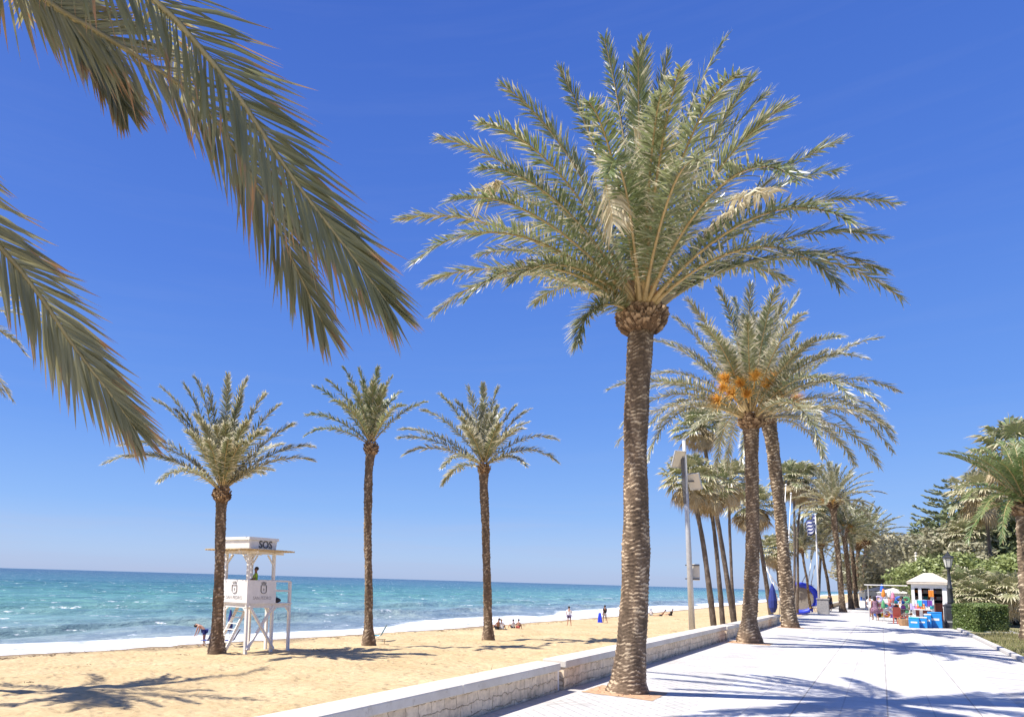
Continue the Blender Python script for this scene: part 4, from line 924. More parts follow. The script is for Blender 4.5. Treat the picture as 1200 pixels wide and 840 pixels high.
# platform
mb = MB()
def orient(c, lx, ly, h, z): # box aligned with u2 (lx) and u1 (ly)
    vs = [c+u2*(i*lx/2)+u1*(j*ly/2)+Z(z+k*h/2) for k in (-1, 1) for j in (-1, 1) for i in (-1, 1)]
    return vs, [(0, 2, 3, 1), (4, 5, 7, 6), (0, 1, 5, 4), (1, 3, 7, 5), (3, 2, 6, 7), (2, 0, 4, 6)]
def obox(mb, c, lx, ly, h, z): mb.add(*orient(c, lx, ly, h, z)); return mb
cen = (c00+c11)/2; plat = (c00+b1)/2
npk = 18
for i in range(npk): obox(mb, plat+u2*((i+.5)/npk-.5)*(S+BAL+.2), (S+BAL+.2)/npk-.012, S+.2, .05, Zp)
mb.build('platform', WW, tw)
mb = MB(); obox(mb, plat-u1*(S/2), S+BAL+.16, .07, .16, Zp-.12); obox(mb, plat+u1*(S/2), S+BAL+.16, .07, .16, Zp-.12); obox(mb, c10*.5, .07, S, .16, Zp-.12); obox(mb, c10*.5+u2*(S+BAL), .07, S, .16, Zp-.12); mb.build('beams', WW, tw)
ph = Zr-Zp
pan = []
for nm, c, lx, ly in (('front_panel', c01*.5-u1*.10, S+.22, .03), ('side_panel', c10*.5-u2*.10, .03, S+.22)):
    mb = MB(); obox(mb, c, lx, ly, ph, (Zp+Zr)/2+.03); pan.append(mb.build(nm, MAT['white_paint'], tw))
pan[0]['label'] = 'shaded white panel with grey shield emblem and lettering'; pan[1]['label'] = 'sunlit white panel with grey shield emblem and lettering'
mb = MB(); obox(mb, (c10+c11)/2+u1*.1, S+.2, .03, ph, (Zp+Zr)/2+.03); mb.build('back_panel', MAT['white_paint'], tw)
def emblem(parent, origin, ux, nrm, s, mat):
    """shield outline with a small crown above, in relief"""
    mb = MB(); P = lambda x, y: origin+ux*(x*s)+Z(y*s)
    out = [(-.5, .5), (.5, .5), (.5, -.35), (.35, -.55), (0, -.65), (-.35, -.55), (-.5, -.35), (-.5, .5)]
    for a, b_ in zip(out, out[1:]): mb.bar(P(*a), P(*b_), .13*s, .02)
    for x, y in ((-.4, .95), (-.15, 1.05), (.15, 1.05), (.4, .95)): mb.bar(P(x*.8, .62), P(x, y), .10*s, .02)
    mb.bar(P(-.1, .05), P(.1, -.1), .10*s, .02); mb.bar(P(-.08, -.2), P(.08, -.25), .08*s, .02)
    return mb.build('emblem', mat, parent)
e1 = emblem(pan[0], c01*.5+u2*.1-u1*.125+Z((Zp+Zr)/2+.16), u2, u1, .34, MAT['ink'])
e2 = emblem(pan[1], c10*.5-u2*.125+Z((Zp+Zr)/2+.16), u1, u2, .34, MAT['ink_grey'])
rz2 = math.atan2(u2.y, u2.x); rz1 = math.atan2(-u1.y, -u1.x)
text_part('lettering', 'SAN PEDRO', .22, pan[0], c01*.5+u2*.03-u1*.12+Z(Zp+.27), (R(90), 0, rz2), MAT['ink_grey'])
text_part('lettering', 'SAN PEDRO', .22, pan[1], c10*.5-u2*.12+Z(Zp+.27), (R(90), 0, rz1), MAT['ink_grey'])
mb = MB()
for z in (Zr, Zp+.62): 
    mb.bar(c01+Z(z), b0+Z(z), .09); mb.bar(b0+Z(z), b1+Z(z), .09); mb.bar(c11+Z(z), b1+Z(z), .09)
mb.build('railing', WW, tw)
# slatted cane roof
mb = MB(); E = 3.15
for i in range(15): obox(mb, cen+u1*((i+.5)/15-.5)*E, E+random.uniform(-.15, .15), .045, .045, Zroof+.09)
for i in range(26): obox(mb, cen+u2*((i+.5)/26-.5)*E, .075, E+random.uniform(-.2, .2), .025, Zroof+.135+random.uniform(-.006, .006))
mb.build('slatted_roof', MAT['cane'], tw)
mb = MB(); 
for s_ in (-.5, .5): obox(mb, cen+u1*S*s_, E-.3, .09, .12, Zroof); obox(mb, cen+u2*S*s_*.98, .09, E-.3, .10, Zroof+.01)
mb.build('roof_beams', WW, tw)
mb = MB()
def frus(mb, b_, t_, z0, z1):
    vs = [cen+u2*(i*h)+u1*(j*h)+Z(z) for h, z in ((b_, z0), (t_, z1)) for i, j in ((-1, -1), (1, -1), (1, 1), (-1, 1))]
    mb.add(vs, [(3, 2, 1, 0), (4, 5, 6, 7), (0, 1, 5, 4), (1, 2, 6, 5), (2, 3, 7, 6), (3, 0, 4, 7)])
frus(mb, .86, .90, Zroof+.16, Zroof+.60); frus(mb, .96, .96, Zroof+.603, Zroof+.74); sbx = mb.build('sign_box', MAT['white_paint'], tw)
text_part('lettering', 'SOS', .50, sbx, cen+u2*.14-u1*.905+Z(Zroof+.39), (R(90), 0, rz2), MAT['ink'], .012, .008)
# stairs dropping seaward-left inside the frame, ladder look
mb = MB(); s0 = c00+u1*.95+u2*.25-u2*1.1*0; st_a = cen+u1*.3+Z(Zp); st_b = cen-u2*.1-u1*1.0*0-u2*1.35+u1*.2+Z(.05)
for s_ in (-.33, .33): mb.bar(st_a+u1*s_, st_b+u1*s_, .05, .16)
for i in range(8):
    p = st_b.lerp(st_a, (i+.5)/8); obox(mb, Vector((p.x, p.y, 0)), .2, .62, .035, p.z)
mb.build('stairs', WW, tw)

# ------------------------------------------------------------------ people
def skin_obj(name, verts, edges, radii, parent, mat, sub=2, root=0):
    me = bpy.data.meshes.new(name); me.from_pydata(verts, edges, []); o = bpy.data.objects.new('tmp_'+name, me); COL.objects.link(o)
    sk = o.modifiers.new('skin', 'SKIN'); sk.use_smooth_shade = True
    for i, r_ in enumerate(radii):
        d = me.skin_vertices[0].data[i]; d.radius = r_ if hasattr(r_, '__len__') else (r_, r_); d.use_root = (i == root)
    sb = o.modifiers.new('sub', 'SUBSURF'); sb.levels = sub; sb.render_levels = sub
    dg = bpy.context.evaluated_depsgraph_get(); dg.update(); m2 = bpy.data.meshes.new_from_object(o.evaluated_get(dg)); bpy.data.objects.remove(o); m2.name = name
    m2.materials.clear(); return link_mesh(name, m2, parent, mat)
BASEJ = dict(pel=(0, 0, .95), bel=(0, 0, 1.10), che=(0, 0, 1.30), nek=(0, 0, 1.47), jaw=(0, .015, 1.55), hed=(0, .0, 1.64), crn=(0, 0, 1.72),
    shL=(-.17, 0, 1.40), elL=(-.24, -.02, 1.13), wrL=(-.25, .05, .89), shR=(.17, 0, 1.40), elR=(.24, -.02, 1.13), wrR=(.25, .05, .89),
    hiL=(-.09, 0, .90), knL=(-.10, .02, .50), anL=(-.10, -.02, .08), toL=(-.12, .14, .035), hiR=(.09, 0, .90), knR=(.10, .02, .50), anR=(.10, -.02, .08), toR=(.12, .14, .035))
RAD = dict(pel=(.14, .10), bel=(.12, .09), che=(.15, .10), nek=.055, jaw=(.065, .075), hed=(.078, .095), crn=(.055, .065), shL=.055, shR=.055, elL=.038, elR=.038, wrL=.025, wrR=.025,
    hiL=.085, hiR=.085, knL=.055, knR=.055, anL=.036, anR=.036, toL=.03, toR=.03)
EDG = [('pel', 'bel'), ('bel', 'che'), ('che', 'nek'), ('nek', 'jaw'), ('jaw', 'hed'), ('hed', 'crn'), ('che', 'shL'), ('shL', 'elL'), ('elL', 'wrL'), ('che', 'shR'), ('shR', 'elR'), ('elR', 'wrR'),
    ('pel', 'hiL'), ('hiL', 'knL'), ('knL', 'anL'), ('anL', 'toL'), ('pel', 'hiR'), ('hiR', 'knR'), ('knR', 'anR'), ('anR', 'toR')]
def person(label, loc, rz, pose=None, skin='skin', top=None, bottom=None, dress=None, hair='hair_dark', hat=None, scale=1.0, group=None, longhair=False, sleeves=True):
    J = dict(BASEJ); J.update(pose or {}); t = thing('person', label, 'person', loc, rz, group); t.scale = (scale,)*3
    names = list(J); V = [J[k] for k in names]; E_ = [(names.index(a), names.index(b_)) for a, b_ in EDG]; rr = [RAD[k] for k in names]
    # hands: palm, four fingers and a thumb
    for sd in 'LR':
        w = Vector(J['wr'+sd]); d = (w-Vector(J['el'+sd])).normalized(); x, y = frame_of(d); wi = names.index('wr'+sd)
        V.append((w+d*.07)[:]); rr.append((.034, .018)); pi_ = len(V)-1; E_.append((wi, pi_))
        for k, (o_, l) in enumerate(((-.03, .075), (-.01, .09), (.01, .085), (.03, .065))):
            a = w+d*(.07+l*.5)+x*o_+y*.006; V.append(a[:]); rr.append(.0085); E_.append((pi_, len(V)-1)); V.append((w+d*(.07+l)+x*o_*1.05+y*.02)[:]); rr.append(.007); E_.append((len(V)-2, len(V)-1))
        V.append((w+d*.05-x*.045+y*.01)[:]); rr.append(.010); E_.append((wi, len(V)-1)); V.append((w+d*.085-x*.06+y*.015)[:]); rr.append(.008); E_.append((len(V)-2, len(V)-1))
    skin_obj('body', V, E_, rr, t, MAT[skin], 1)
    hd = Vector(J['hed']); up = (Vector(J['crn'])-Vector(J['jaw'])).normalized()
    fwd = Vector((0, 1, 0)); fwd = (fwd-up*fwd.dot(up)).normalized(); sdv = fwd.cross(up)
    mb = MB()                                                    # face: nose, ears, brows/eyes and mouth
    for s_ in (-1, 1): mb.ball(hd+sdv*s_*.033+fwd*.083-up*.005, .011, n=6, m=4)
    mb.ball(hd+fwd*.088-up*.068, .012, (1.6, .6, .5), n=6, m=4); mb.build('face_features', MAT['hair_dark'], t, True)
    mb = MB(); mb.bar(hd+fwd*.088+up*.005, hd+fwd*.105-up*.03, .02)
    for s_ in (-1, 1): mb.ball(hd+sdv*s_*.085-up*.015, .022, (.5, 1, 1.3), n=6, m=4)
    mb.build('nose_and_ears', MAT[skin], t, True)
    mb = MB(); mb.ball(hd-fwd*.02+up*.035, .108, (.95, 1.02, .92), n=12, m=8)
    if longhair: mb.ball(hd-fwd*.07-up*.10, .10, (.95, .6, 1.5), n=10, m=7)
    o = mb.build('hair', MAT[hair], t, True)
    if hat:
        mb = MB(); c = hd+up*.06; mb.lathe([(.17, 0), (.17, .012), (.115, .02), (.105, .09), (.05, .12)], c, 14); mb.build('hat', hat, t, True)
    def shell(name, keys, edges, mat, grow, extra=None):
        vs = [J[k] if isinstance(k, str) else k for k in keys]; r2 = []
        for k, g in zip(keys, grow): b_ = RAD[k] if isinstance(k, str) else g; r2.append(tuple(x+g for x in b_) if hasattr(b_, '__len__') else ((b_+g) if isinstance(k, str) else g))
        return skin_obj(name, vs, edges, r2, t, mat, 1)
    lerp = lambda a, b_, q: tuple(Vector(J[a]).lerp(Vector(J[b_]), q))
    if top:
        keys = ['bel', 'pel', 'che', tuple(Vector(J['nek'])-Vector((0, 0, .03)))]; gr = [.025, .025, .022, .07]; eg = [(1, 0), (0, 2), (2, 3)]
        if sleeves:
            for sd in 'LR': keys += ['sh'+sd, lerp('sh'+sd, 'el'+sd, .7)]; gr += [.018, .06]; n0 = len(keys); eg += [(2, n0-2), (n0-2, n0-1)]
        shell('shirt', keys, eg, top, gr)
    if bottom:
        keys = ['pel']; gr = [.028]; eg = []
        for sd in 'LR': keys += ['hi'+sd, lerp('hi'+sd, 'kn'+sd, .6)]; gr += [.02, .095]; n0 = len(keys); eg += [(0, n0-2), (n0-2, n0-1)]
        shell('shorts', keys, eg, bottom, gr)
    if dress:
        p = Vector(J['pel']); c_ = Vector(J['che']); mb = MB()
        hem = .52; mb.lathe([(.30, hem), (.24, p.z-.1), (.19, p.z+.02), (.15, p.z+.16), (.18, c_.z), (.15, c_.z+.09), (.07, c_.z+.14)], (0, 0, 0), 18)
        mb.v = [(x, y*.68, z) for x, y, z in mb.v]; mb.build('dress', dress, t, True)
    return t
walk = dict(knL=(-.10, .16, .52), anL=(-.10, .14, .10), toL=(-.11, .30, .05), knR=(.10, -.02, .50), anR=(.10, -.24, .14), toR=(.11, -.12, .04), elL=(-.23, -.10, 1.14), wrL=(-.22, .0, .90), elR=(.23, .06, 1.13), wrR=(.22, .2, .93))
def sit_pose(h=.10, lean=.0, knee=.45):
    dz = h-.90
    J = {k: (v[0], v[1]-lean*(v[2]-.95), v[2]+dz-.05) for k, v in BASEJ.items() if k[:2] not in ('kn', 'an', 'to', 'hi')}
    for sd, s_ in (('L', -1), ('R', 1)):
        J['hi'+sd] = (s_*.09, .03, h+.0); J['kn'+sd] = (s_*.14, .42, max(h, knee)); J['an'+sd] = (s_*.13, .62 if knee > .3 else .85, .07); J['to'+sd] = (s_*.14, .76 if knee > .3 else .97, .05 if knee > .3 else .14)
        J['el'+sd] = (s_*.25, .10-lean*.2, 1.15+dz-.05); J['wr'+sd] = (s_*.15, .33, 1.10+dz-.05)
    return J
tex = lambda n_, c, v=.12: colour(n_, c, .75, v)
faceaway = lambda p: math.atan2(-p.x, p.y)            # local +Y pointing away from the camera
def pattern_mat(name, c1, c2, s=14):
    m, nt, b, new, link = new_mat(name); n = tex_noise(nt, s, 2, .5, obj_pos(nt)); r = ramp(nt, n.outputs['Fac'], [(.42, c1), (.5, c2), (.58, c1)]); link(r.outputs[0], b.inputs['Base Color']); b.inputs['Roughness'].default_value = .8; return m
bgp = 'people on the beach near the water'
p = psand(667, 733); person('person standing on the sand in white top and dark purple shorts, seen from behind', p, faceaway(p), dict(anL=(-.16, -.02, .08), toL=(-.2, .12, .035), anR=(.16, -.02, .08), toR=(.2, .12, .035)), 'skin', tex('white_cloth', (.75, .73, .72)), tex('purple_cloth', (.06, .03, .10)), group=bgp)
p = psand(709, 730); person('person in dark top standing beside the blue towel at the water line', p, faceaway(p)+.6, walk, 'skin_tan', tex('dark_cloth', (.03, .03, .035)), tex('pale_shorts', (.55, .50, .48)), group=bgp)
pb = p+Vector((-.35, -.45, 0)); t = thing('beach_towel', 'royal blue towel draped from the dark-topped person hand at the water line', 'towel', pb)
mb = MB(); r_ = random.Random(3)
nu, nv = 9, 10; vs = []
for side_ in (-1, 1):
    for j in range(nv):
        for i in range(nu):
            u = i/(nu-1)-.5; v_ = j/(nv-1); vs.append((u*.42*(.55+.6*v_), .06*math.sin(u*14+v_*2)*v_+side_*.008, 1.0-.93*v_))
fs = []
for s_ in range(2):
    o = s_*nu*nv; fs += [(o+j*nu+i, o+j*nu+i+1, o+(j+1)*nu+i+1, o+(j+1)*nu+i) for j in range(nv-1) for i in range(nu-1)]
mb.add(vs, fs); mb.build('cloth', ROYAL(), t, True)
p = psand(601, 736); person('child sitting on the sand, left of the pair between the two beach palms', p, faceaway(p)+.5, sit_pose(.10, .1, .4), 'skin', tex('white_cloth', (.75, .73, .72)), tex('dark_cloth', (.03, .03, .035)), scale=.85, group=bgp)
p = psand(607, 737); person('child squatting on the sand with bare tanned back, right of the pair', p, faceaway(p)-.4, sit_pose(.22, -.3, .5), 'skin_tan', None, tex('red_cloth', (.35, .05, .04)), scale=.8, group=bgp)
p = psand(583, 737); person('person sitting on the sand half hidden by the rightmost beach palm trunk', p, faceaway(p)+.8, sit_pose(.12, .25, .35), 'skin_tan', None, tex('dark_cloth', (.03, .03, .035)), group=bgp)
p = psand(588, 737); person('person in white sitting close to the rightmost beach palm trunk', p, faceaway(p)-.3, sit_pose(.12, .1, .4), 'skin', tex('white_cloth', (.75, .73, .72)), tex('grey_cloth', (.25, .25, .27)), scale=.9, hair='hair_fair', group=bgp)
p = psand(727, 727); person('small child in yellow walking beside the big palm trunk on the beach', p, faceaway(p)+1.5, walk, 'skin', tex('yellow_cloth', (.62, .50, .18)), tex('grey_cloth', (.25, .25, .27)), scale=.62, hair='hair_fair', group=bgp)
p = psand(763, 721); person('person in white sitting at the water edge right of the big palm trunk', p, faceaway(p), sit_pose(.1, .1, .4), 'skin_tan', tex('white_cloth', (.75, .73, .72)), tex('grey_cloth', (.25, .25, .27)), group=bgp)
p = psand(775, 722); person('person lying propped on the wet sand, middle one right of the big palm', p, faceaway(p)+1.4, sit_pose(.1, .7, .1), 'skin_tan', None, tex('dark_cloth', (.03, .03, .035)), group=bgp)
p = psand(786, 721); person('person sitting low on the wet sand, rightmost before the solar lamp post', p, faceaway(p)+1.0, sit_pose(.1, .4, .2), 'skin', tex('dark_cloth', (.03, .03, .035)), tex('dark_cloth', (.03, .03, .035)), group=bgp)
# deck chairs by the tower
def deck_chair(label, loc, rz, mat, tall=False):
    t = thing('beach_chair', label, 'beach chair', loc, rz, 'folding beach chairs'); mb = MB()
    for s_ in (-.28, .28):
        mb.tube([(s_, -.35, 0), (s_, .35, .38)], .012, 5); mb.tube([(s_, .38, 0), (s_, -.3, .36), (s_, -.62, .95)], .012, 5)
    mb.tube([(-.28, -.35, 0), (.28, -.35, 0)], .012, 5); mb.tube([(-.28, .38, 0), (.28, .38, 0)], .012, 5); mb.tube([(-.28, -.62, .95), (.28, -.62, .95)], .012, 5); mb.build('frame', MAT['galv'], t)
    mb = MB(); mb.box((0, .03, .32), (.54, .62, .02)); mb.build('seat', mat, t)
    mb = MB(); mb.bar((-.0, -.29, .34), (-.0, -.62, .95), .54, .02); mb.build('backrest', mat, t); return t
p = psand(239, 757); person('person with tanned skin bending forward at the left of the tower palm', p, faceaway(p)+1.2, dict(che=(0, .28, 1.16), nek=(0, .40, 1.22), jaw=(0, .47, 1.22), hed=(0, .55, 1.20), crn=(0, .62, 1.17), bel=(0, .12, 1.06), shL=(-.17, .34, 1.16), shR=(.17, .34, 1.16), elL=(-.2, .42, .9), wrL=(-.16, .5, .68), elR=(.2, .42, .9), wrR=(.16, .5, .68)), 'skin', None, NAVY(), scale=.95, group=bgp)
deck_chair('blue beach chair under the bending person, left of the tower palm', psand(237, 758)+Vector((-.3, .6, 0)), 1.6, colour('muted_blue_canvas', (.05, .09, .30), .7))
deck_chair('navy striped beach chair seen between the tower palm and the tower', psand(267, 757)+Vector((0, 0, 0)), 2.2, NAVY())
deck_chair('turquoise folding chair right behind the tall thin beach palm', psand(441, 750), 2.0, colour('turquoise_cloth', (.0, .28, .42), .6))
p = psand(268, 756)+Vector((-.5, .5, 0)); t = thing('closed_parasol', 'folded navy parasol standing beside the lifeguard tower leg', 'parasol', p); mb = MB(); mb.tube([(0, 0, -.3), (0, 0, 2.1)], .02, 6); mb.build('pole', MAT['galv'], t)
mb = MB(); mb.lathe([(.10, .75), (.16, 1.0), (.12, 1.5), (.04, 1.95)], (0, 0, 0), 9); mb.build('canopy', NAVY(), t)
p = psand(444, 755); t = thing('wooden_bench', 'small low wooden bench beside the tall thin beach palm', 'bench', p, faceaway(p)); mb = MB(); mb.box((0, 0, .32), (.75, .3, .05)); mb.build('seat', MAT['cane'], t, bevel=.01)
for s_ in (-.3, .3): mb = MB(); mb.box((s_, 0, .15), (.05, .26, .3)); mb.build('leg', MAT['cane'], t)
# lifeguard
lg_ = tb+cen*1.0-u1*.35+u2*.05+Z(Zp+.03)
seat = sit_pose(.74, .05, .60)
person('lifeguard in lime green shirt and dark cap sitting inside the tower', lg_+Z(.20), rz2+R(60), seat, 'skin_tan', tex('lime_cloth', (.36, .55, .03)), tex('red_cloth', (.35, .05, .04)))
t = thing('stool', 'plain wooden stool under the lifeguard in the tower', 'stool', lg_); mb = MB(); mb.lathe([(.17, .60), (.18, .62), (.18, .66), (.16, .67)], (0, 0, 0), 14); mb.build('seat', MAT['cane'], t)
for k in range(4): mb = MB(); a = k*1.57+.78; mb.bar((math.cos(a)*.12, math.sin(a)*.12, .60), (math.cos(a)*.19, math.sin(a)*.19, 0), .035); mb.build('leg', MAT['cane'], t)
t = thing('rescue_bag', 'black rescue bag lying on the tower balcony floor', 'bag', tb+c01+u2*.4-u1*-.2+Z(Zp+.03)); mb = MB(); mb.ball((0, 0, .13), .3, (1.1, .6, .45), 12, 8, .04); mb.build('body', MAT['black_iron'], t, True)
mb = MB(); mb.tube([(-.15, 0, .22), (0, 0, .36), (.15, 0, .22)], .012, 5); mb.build('handle', MAT['dark_metal'], t)

# ------------------------------------------------------------------ solar lamp post behind the wall
lb = behind_wall(812, 745, -6.3); dl = depth(lb)
def PL(base, x, y, dd=0): return ptd(x, y, depth(base)+dd)-base
t = thing('solar_lamp_post', 'tall grey lamp post with two square solar panels behind the wall', 'lamp post', lb)
topl = PL(lb, 801.5, 516); r0_ = 3.6*dl/F
mb = MB(); mb.tube([(0, 0, -.2), topl*.5, topl], [r0_, r0_*.8, r0_*.55], 12); mb.build('pole', MAT['galv'], t, True)
def panel(cx, cy, w, h, tilt, turn, lab):
    c = PL(lb, cx, cy); fx = Vector((math.cos(turn), math.sin(turn), 0)); upv = (Vector((0, 0, 1))*math.cos(tilt)+Vector((-fx.y, fx.x, 0))*math.sin(tilt)).normalized(); nn = fx.cross(upv)
    M = Matrix((fx, upv, nn)).transposed(); mb = MB(); mb.box(c, (w, h, .045), M=M); o = mb.build('solar_panel', MAT['cream_panel'], t, bevel=.008); 
    mb = MB()
    for s_ in (-1, 1): mb.box(c+fx*s_*w/2, (.035, h+.03, .07), M=M); mb.box(c+upv*s_*h/2, (w+.03, .035, .07), M=M)
    mb.build('panel_frame', MAT['galv'], o)
    ax = Vector((topl.x*c.z/topl.z, topl.y*c.z/topl.z, c.z)); mb = MB(); mb.bar(ax, c-nn*.03, .06); mb.build('panel_arm', MAT['dark_metal'], o)
k_ = dl/F
vaz = math.atan2(lb.x, lb.y); tr = -vaz
panel(795, 538, 12.5*k_, 20*k_, R(-28), tr+.55, ''); panel(814, 564, 13*k_, 19*k_, R(-24), tr-.45, '')
mb = MB(); mb.box(PL(lb, 812, 670)+Vector((0, .12, 0)), (13*k_, .05, 19*k_), tr); mb.build('control_box', MAT['cream_panel'], t, bevel=.02)
mb = MB(); 
for y in (662, 678): mb.box(PL(lb, 811, y)+Vector((0, .05, 0)), (15*k_, .06, .05), tr)
mb.build('box_bracket', MAT['dark_metal'], t)
mb = MB(); mb.bar(PL(lb, 799, 528), PL(lb, 803, 590), .11); mb.build('mounting_sleeve', MAT['dark_metal'], t)
fwdv = Vector((math.cos(tr), math.sin(tr), 0))

# ------------------------------------------------------------------ flag, masts, trampoline
fb = pt(965, 719, 0); 
t = thing('plinth', 'square grey concrete plinth at the foot of the white flagpole', 'plinth', fb); kf = depth(fb)/F
mb = MB(); mb.prism([(-.42, -.42), (.42, -.42), (.42, .42), (-.42, .42)], 0, 1.25); mb.prism([(-.47, -.47), (.47, -.47), (.47, .47), (-.47, .47)], 1.253, 1.36); mb.build('block', MAT['concrete'], t, bevel=.02)
fpb = fb+Vector((-.35, .75, 0)); t = thing('flagpole', 'white flagpole flying a blue and white striped flag', 'flagpole', fpb)
ft = PL(fpb, 955.5, 603); mb = MB(); mb.tube([(0, 0, 0), ft*.5, ft], [.075, .06, .035], 10); mb.ball(ft, .08); mb.build('pole', MAT['white_paint'], t, True)
mb = MB(); nu, nv = 15, 10; flx = -fwdv if False else Vector((CM.col[0][0], CM.col[0][1], 0)).normalized()*-1
FL = 1.25; FH = 1.35
m, nt, b, new, link = new_mat('flag_cloth'); uvn = new('ShaderNodeAttribute'); uvn.attribute_name = 'f'
mth = new('ShaderNodeMath'); mth.operation = 'MULTIPLY'; link(uvn.outputs['Fac'], mth.inputs[0]); mth.inputs[1].default_value = 4.5
fr = new('ShaderNodeMath'); fr.operation = 'FRACT'; link(mth.outputs[0], fr.inputs[0]); gt = new('ShaderNodeMath'); gt.operation = 'GREATER_THAN'; link(fr.outputs[0], gt.inputs[0]); gt.inputs[1].default_value = .5
link(mixc(nt, gt.outputs[0], (.02, .035, .22), (.75, .75, .78)), b.inputs['Base Color']); b.inputs['Roughness'].default_value = .7
vs = []; at_ = []
for j in range(nv):
    for i in range(nu):
        u = i/(nu-1); v_ = j/(nv-1); drop = .55*u**1.2
        vs.append(ft+flx*(u*FL*.62)+Vector((0, 0, -.1-v_*FH-drop*FL*.9+.10*math.sin(u*9)))+Vector((flx.y, -flx.x, 0))*.12*math.sin(u*8+v_*2)); at_.append(v_*.98+.01)
mb.add(vs, [(j*nu+i, j*nu+i+1, (j+1)*nu+i+1, (j+1)*nu+i) for j in range(nv-1) for i in range(nu-1)], at_)
fo = mb.build('flag', m, t, True); fo.modifiers.new('thick', 'SOLIDIFY').thickness = .01
mg = 'tall white masts by the trampoline'
for px0, py0, px1, py1, w, lab in ((931, 716, 921, 568, 1.5, 'left of the two tall white masts behind the pale scarred palm'), (938, 716, 927, 578, 1.4, 'right of the two tall white masts, slightly shorter')):
    mbp = pt(px0, py0+1, 0)+Vector((-1.2, 0, 0)); t = thing('white_mast', lab, 'mast', mbp, 0, mg); a = PL(mbp, px1, py1); r_ = w/2*depth(mbp)/F
    mb = MB(); mb.tube([(0, 0, -.6), a*.5, a], [r_, r_*.8, r_*.5], 8); mb.build('pole', MAT['white_paint'], t, True)
    mb = MB(); mb.ball(a, r_*1.6); mb.build('finial', MAT['white_paint'], t, True)
cr = behind_wall(938, 710, -7.6); cr.z = -.55; kr = depth(cr)/F
t = thing('trampoline', 'round trampoline stood on edge with a thick blue padded rim', 'trampoline', cr, 0)
ctr = PL(cr, 938, 701); vz = faceaway(cr); right_ = Vector((math.cos(vz), math.sin(vz), 0)); RR = 16.0*kr
mb = MB(); pts = []
ring = [ctr+right_*(math.cos(a)*RR)+Vector((0, 0, math.sin(a)*RR)) for a in np.linspace(0, 2*math.pi, 49)]
mb.tube(ring, [.30+.035*(i % 2) for i in range(49)], 10, cap=False); mb.build('padded_rim', ROYAL(), t, True)
mb = MB(); dn_ = Vector((-right_.y, right_.x, 0)); 
vs = [ctr-dn_*.02]+[ctr+right_*(math.cos(a)*RR)+Vector((0, 0, math.sin(a)*RR))-dn_*.02 for a in np.linspace(0, 2*math.pi, 49)[:-1]]; vs += [v_+dn_*.04 for v_ in vs]
mb.add(vs, [(0, k+1, (k+1) % 48+1) for k in range(48)]+[(49, 49+(k+1) % 48+1, 49+k+1) for k in range(48)]); mb.build('jump_mat', colour('grey_mat', (.27, .24, .20), .8, .25), t)
for s_ in (-.6, .6):
    mb = MB(); a = ctr+right_*RR*s_+Vector((0, 0, -RR*.75)); mb.tube([a, Vector((a.x, a.y, 0))+dn_*.6], .05, 6); mb.tube([a, Vector((a.x, a.y, 0))-dn_*.6], .05, 6); mb.build('leg', MAT['galv'], t)
# bungee poles
bgn = 'white slanting poles of the bungee frame'
def pole_thing(name, lab, cat, base, segs, r_, mat, grp=None):
    t = thing(name, lab, cat, base, 0, grp); 
    for nm, pts in segs: mb = MB(); mb.tube([Vector(q) for q in pts], r_, 6); mb.build(nm, mat, t, True)
    return t
bb = cr+Vector((.6, 2.2, 0)); 
pole_thing('bungee_frame', 'white slanting poles and ropes of the jumping frame beside the trampoline', 'bungee frame', bb,
    [('pole', [PL(bb, 945, 712), PL(bb, 955, 662)]), ('pole', [PL(bb, 946, 690), PL(bb, 951, 655)]), ('pole', [PL(bb, 915, 712), PL(bb, 898, 664)]), ('rope', [PL(bb, 897, 666), PL(bb, 914, 690)]), ('crossbar', [PL(bb, 936, 686), PL(bb, 954, 686)]), ('pole', [PL(bb, 950, 715), PL(bb, 951, 680)]), ('pole', [PL(bb, 936, 690), PL(bb, 944, 674)])], .05, MAT['white_paint'])
lbm = behind_wall(907, 714, -8.0); lbm.z = -.75
pole_thing('ladder_mast', 'thin white mast with two crossbars left of the trampoline', 'mast', lbm, [('pole', [PL(lbm, 909, 716), PL(lbm, 906, 682)]), ('crossbar', [PL(lbm, 903, 695), PL(lbm, 911, 696)]), ('crossbar', [PL(lbm, 904, 707), PL(lbm, 912, 708)])], .045, MAT['white_paint'])
def folded_parasol(lab, px, py, h, base=None):
    b_ = base or behind_wall(px, py, -7.9); b_.z = -.6; t = thing('closed_parasol', lab, 'parasol', b_, 0, 'folded navy parasols by the trampoline'); mb = MB(); mb.tube([(0, 0, 0), (0, 0, h)], .04, 6); mb.build('pole', MAT['galv'], t)
    mb = MB(); mb.lathe([(.16, h*.16), (.34, h*.3), (.36, h*.5), (.22, h*.8), (.05, h*.99)], (0, 0, 0), 10); mb.build('canopy', NAVY(), t)
folded_parasol('folded navy parasol left of the blue trampoline', 906, 714, 3.2)
folded_parasol('folded navy parasol right of the blue trampoline', 953, 713, 3.3)
p = pt(973, 716, 0); person('person in dark clothes standing at the wall beside the concrete plinth', p, faceaway(p)+.8, None, 'skin_tan', tex('dark_cloth', (.03, .03, .035)), tex('navy_trousers', (.03, .035, .08)))

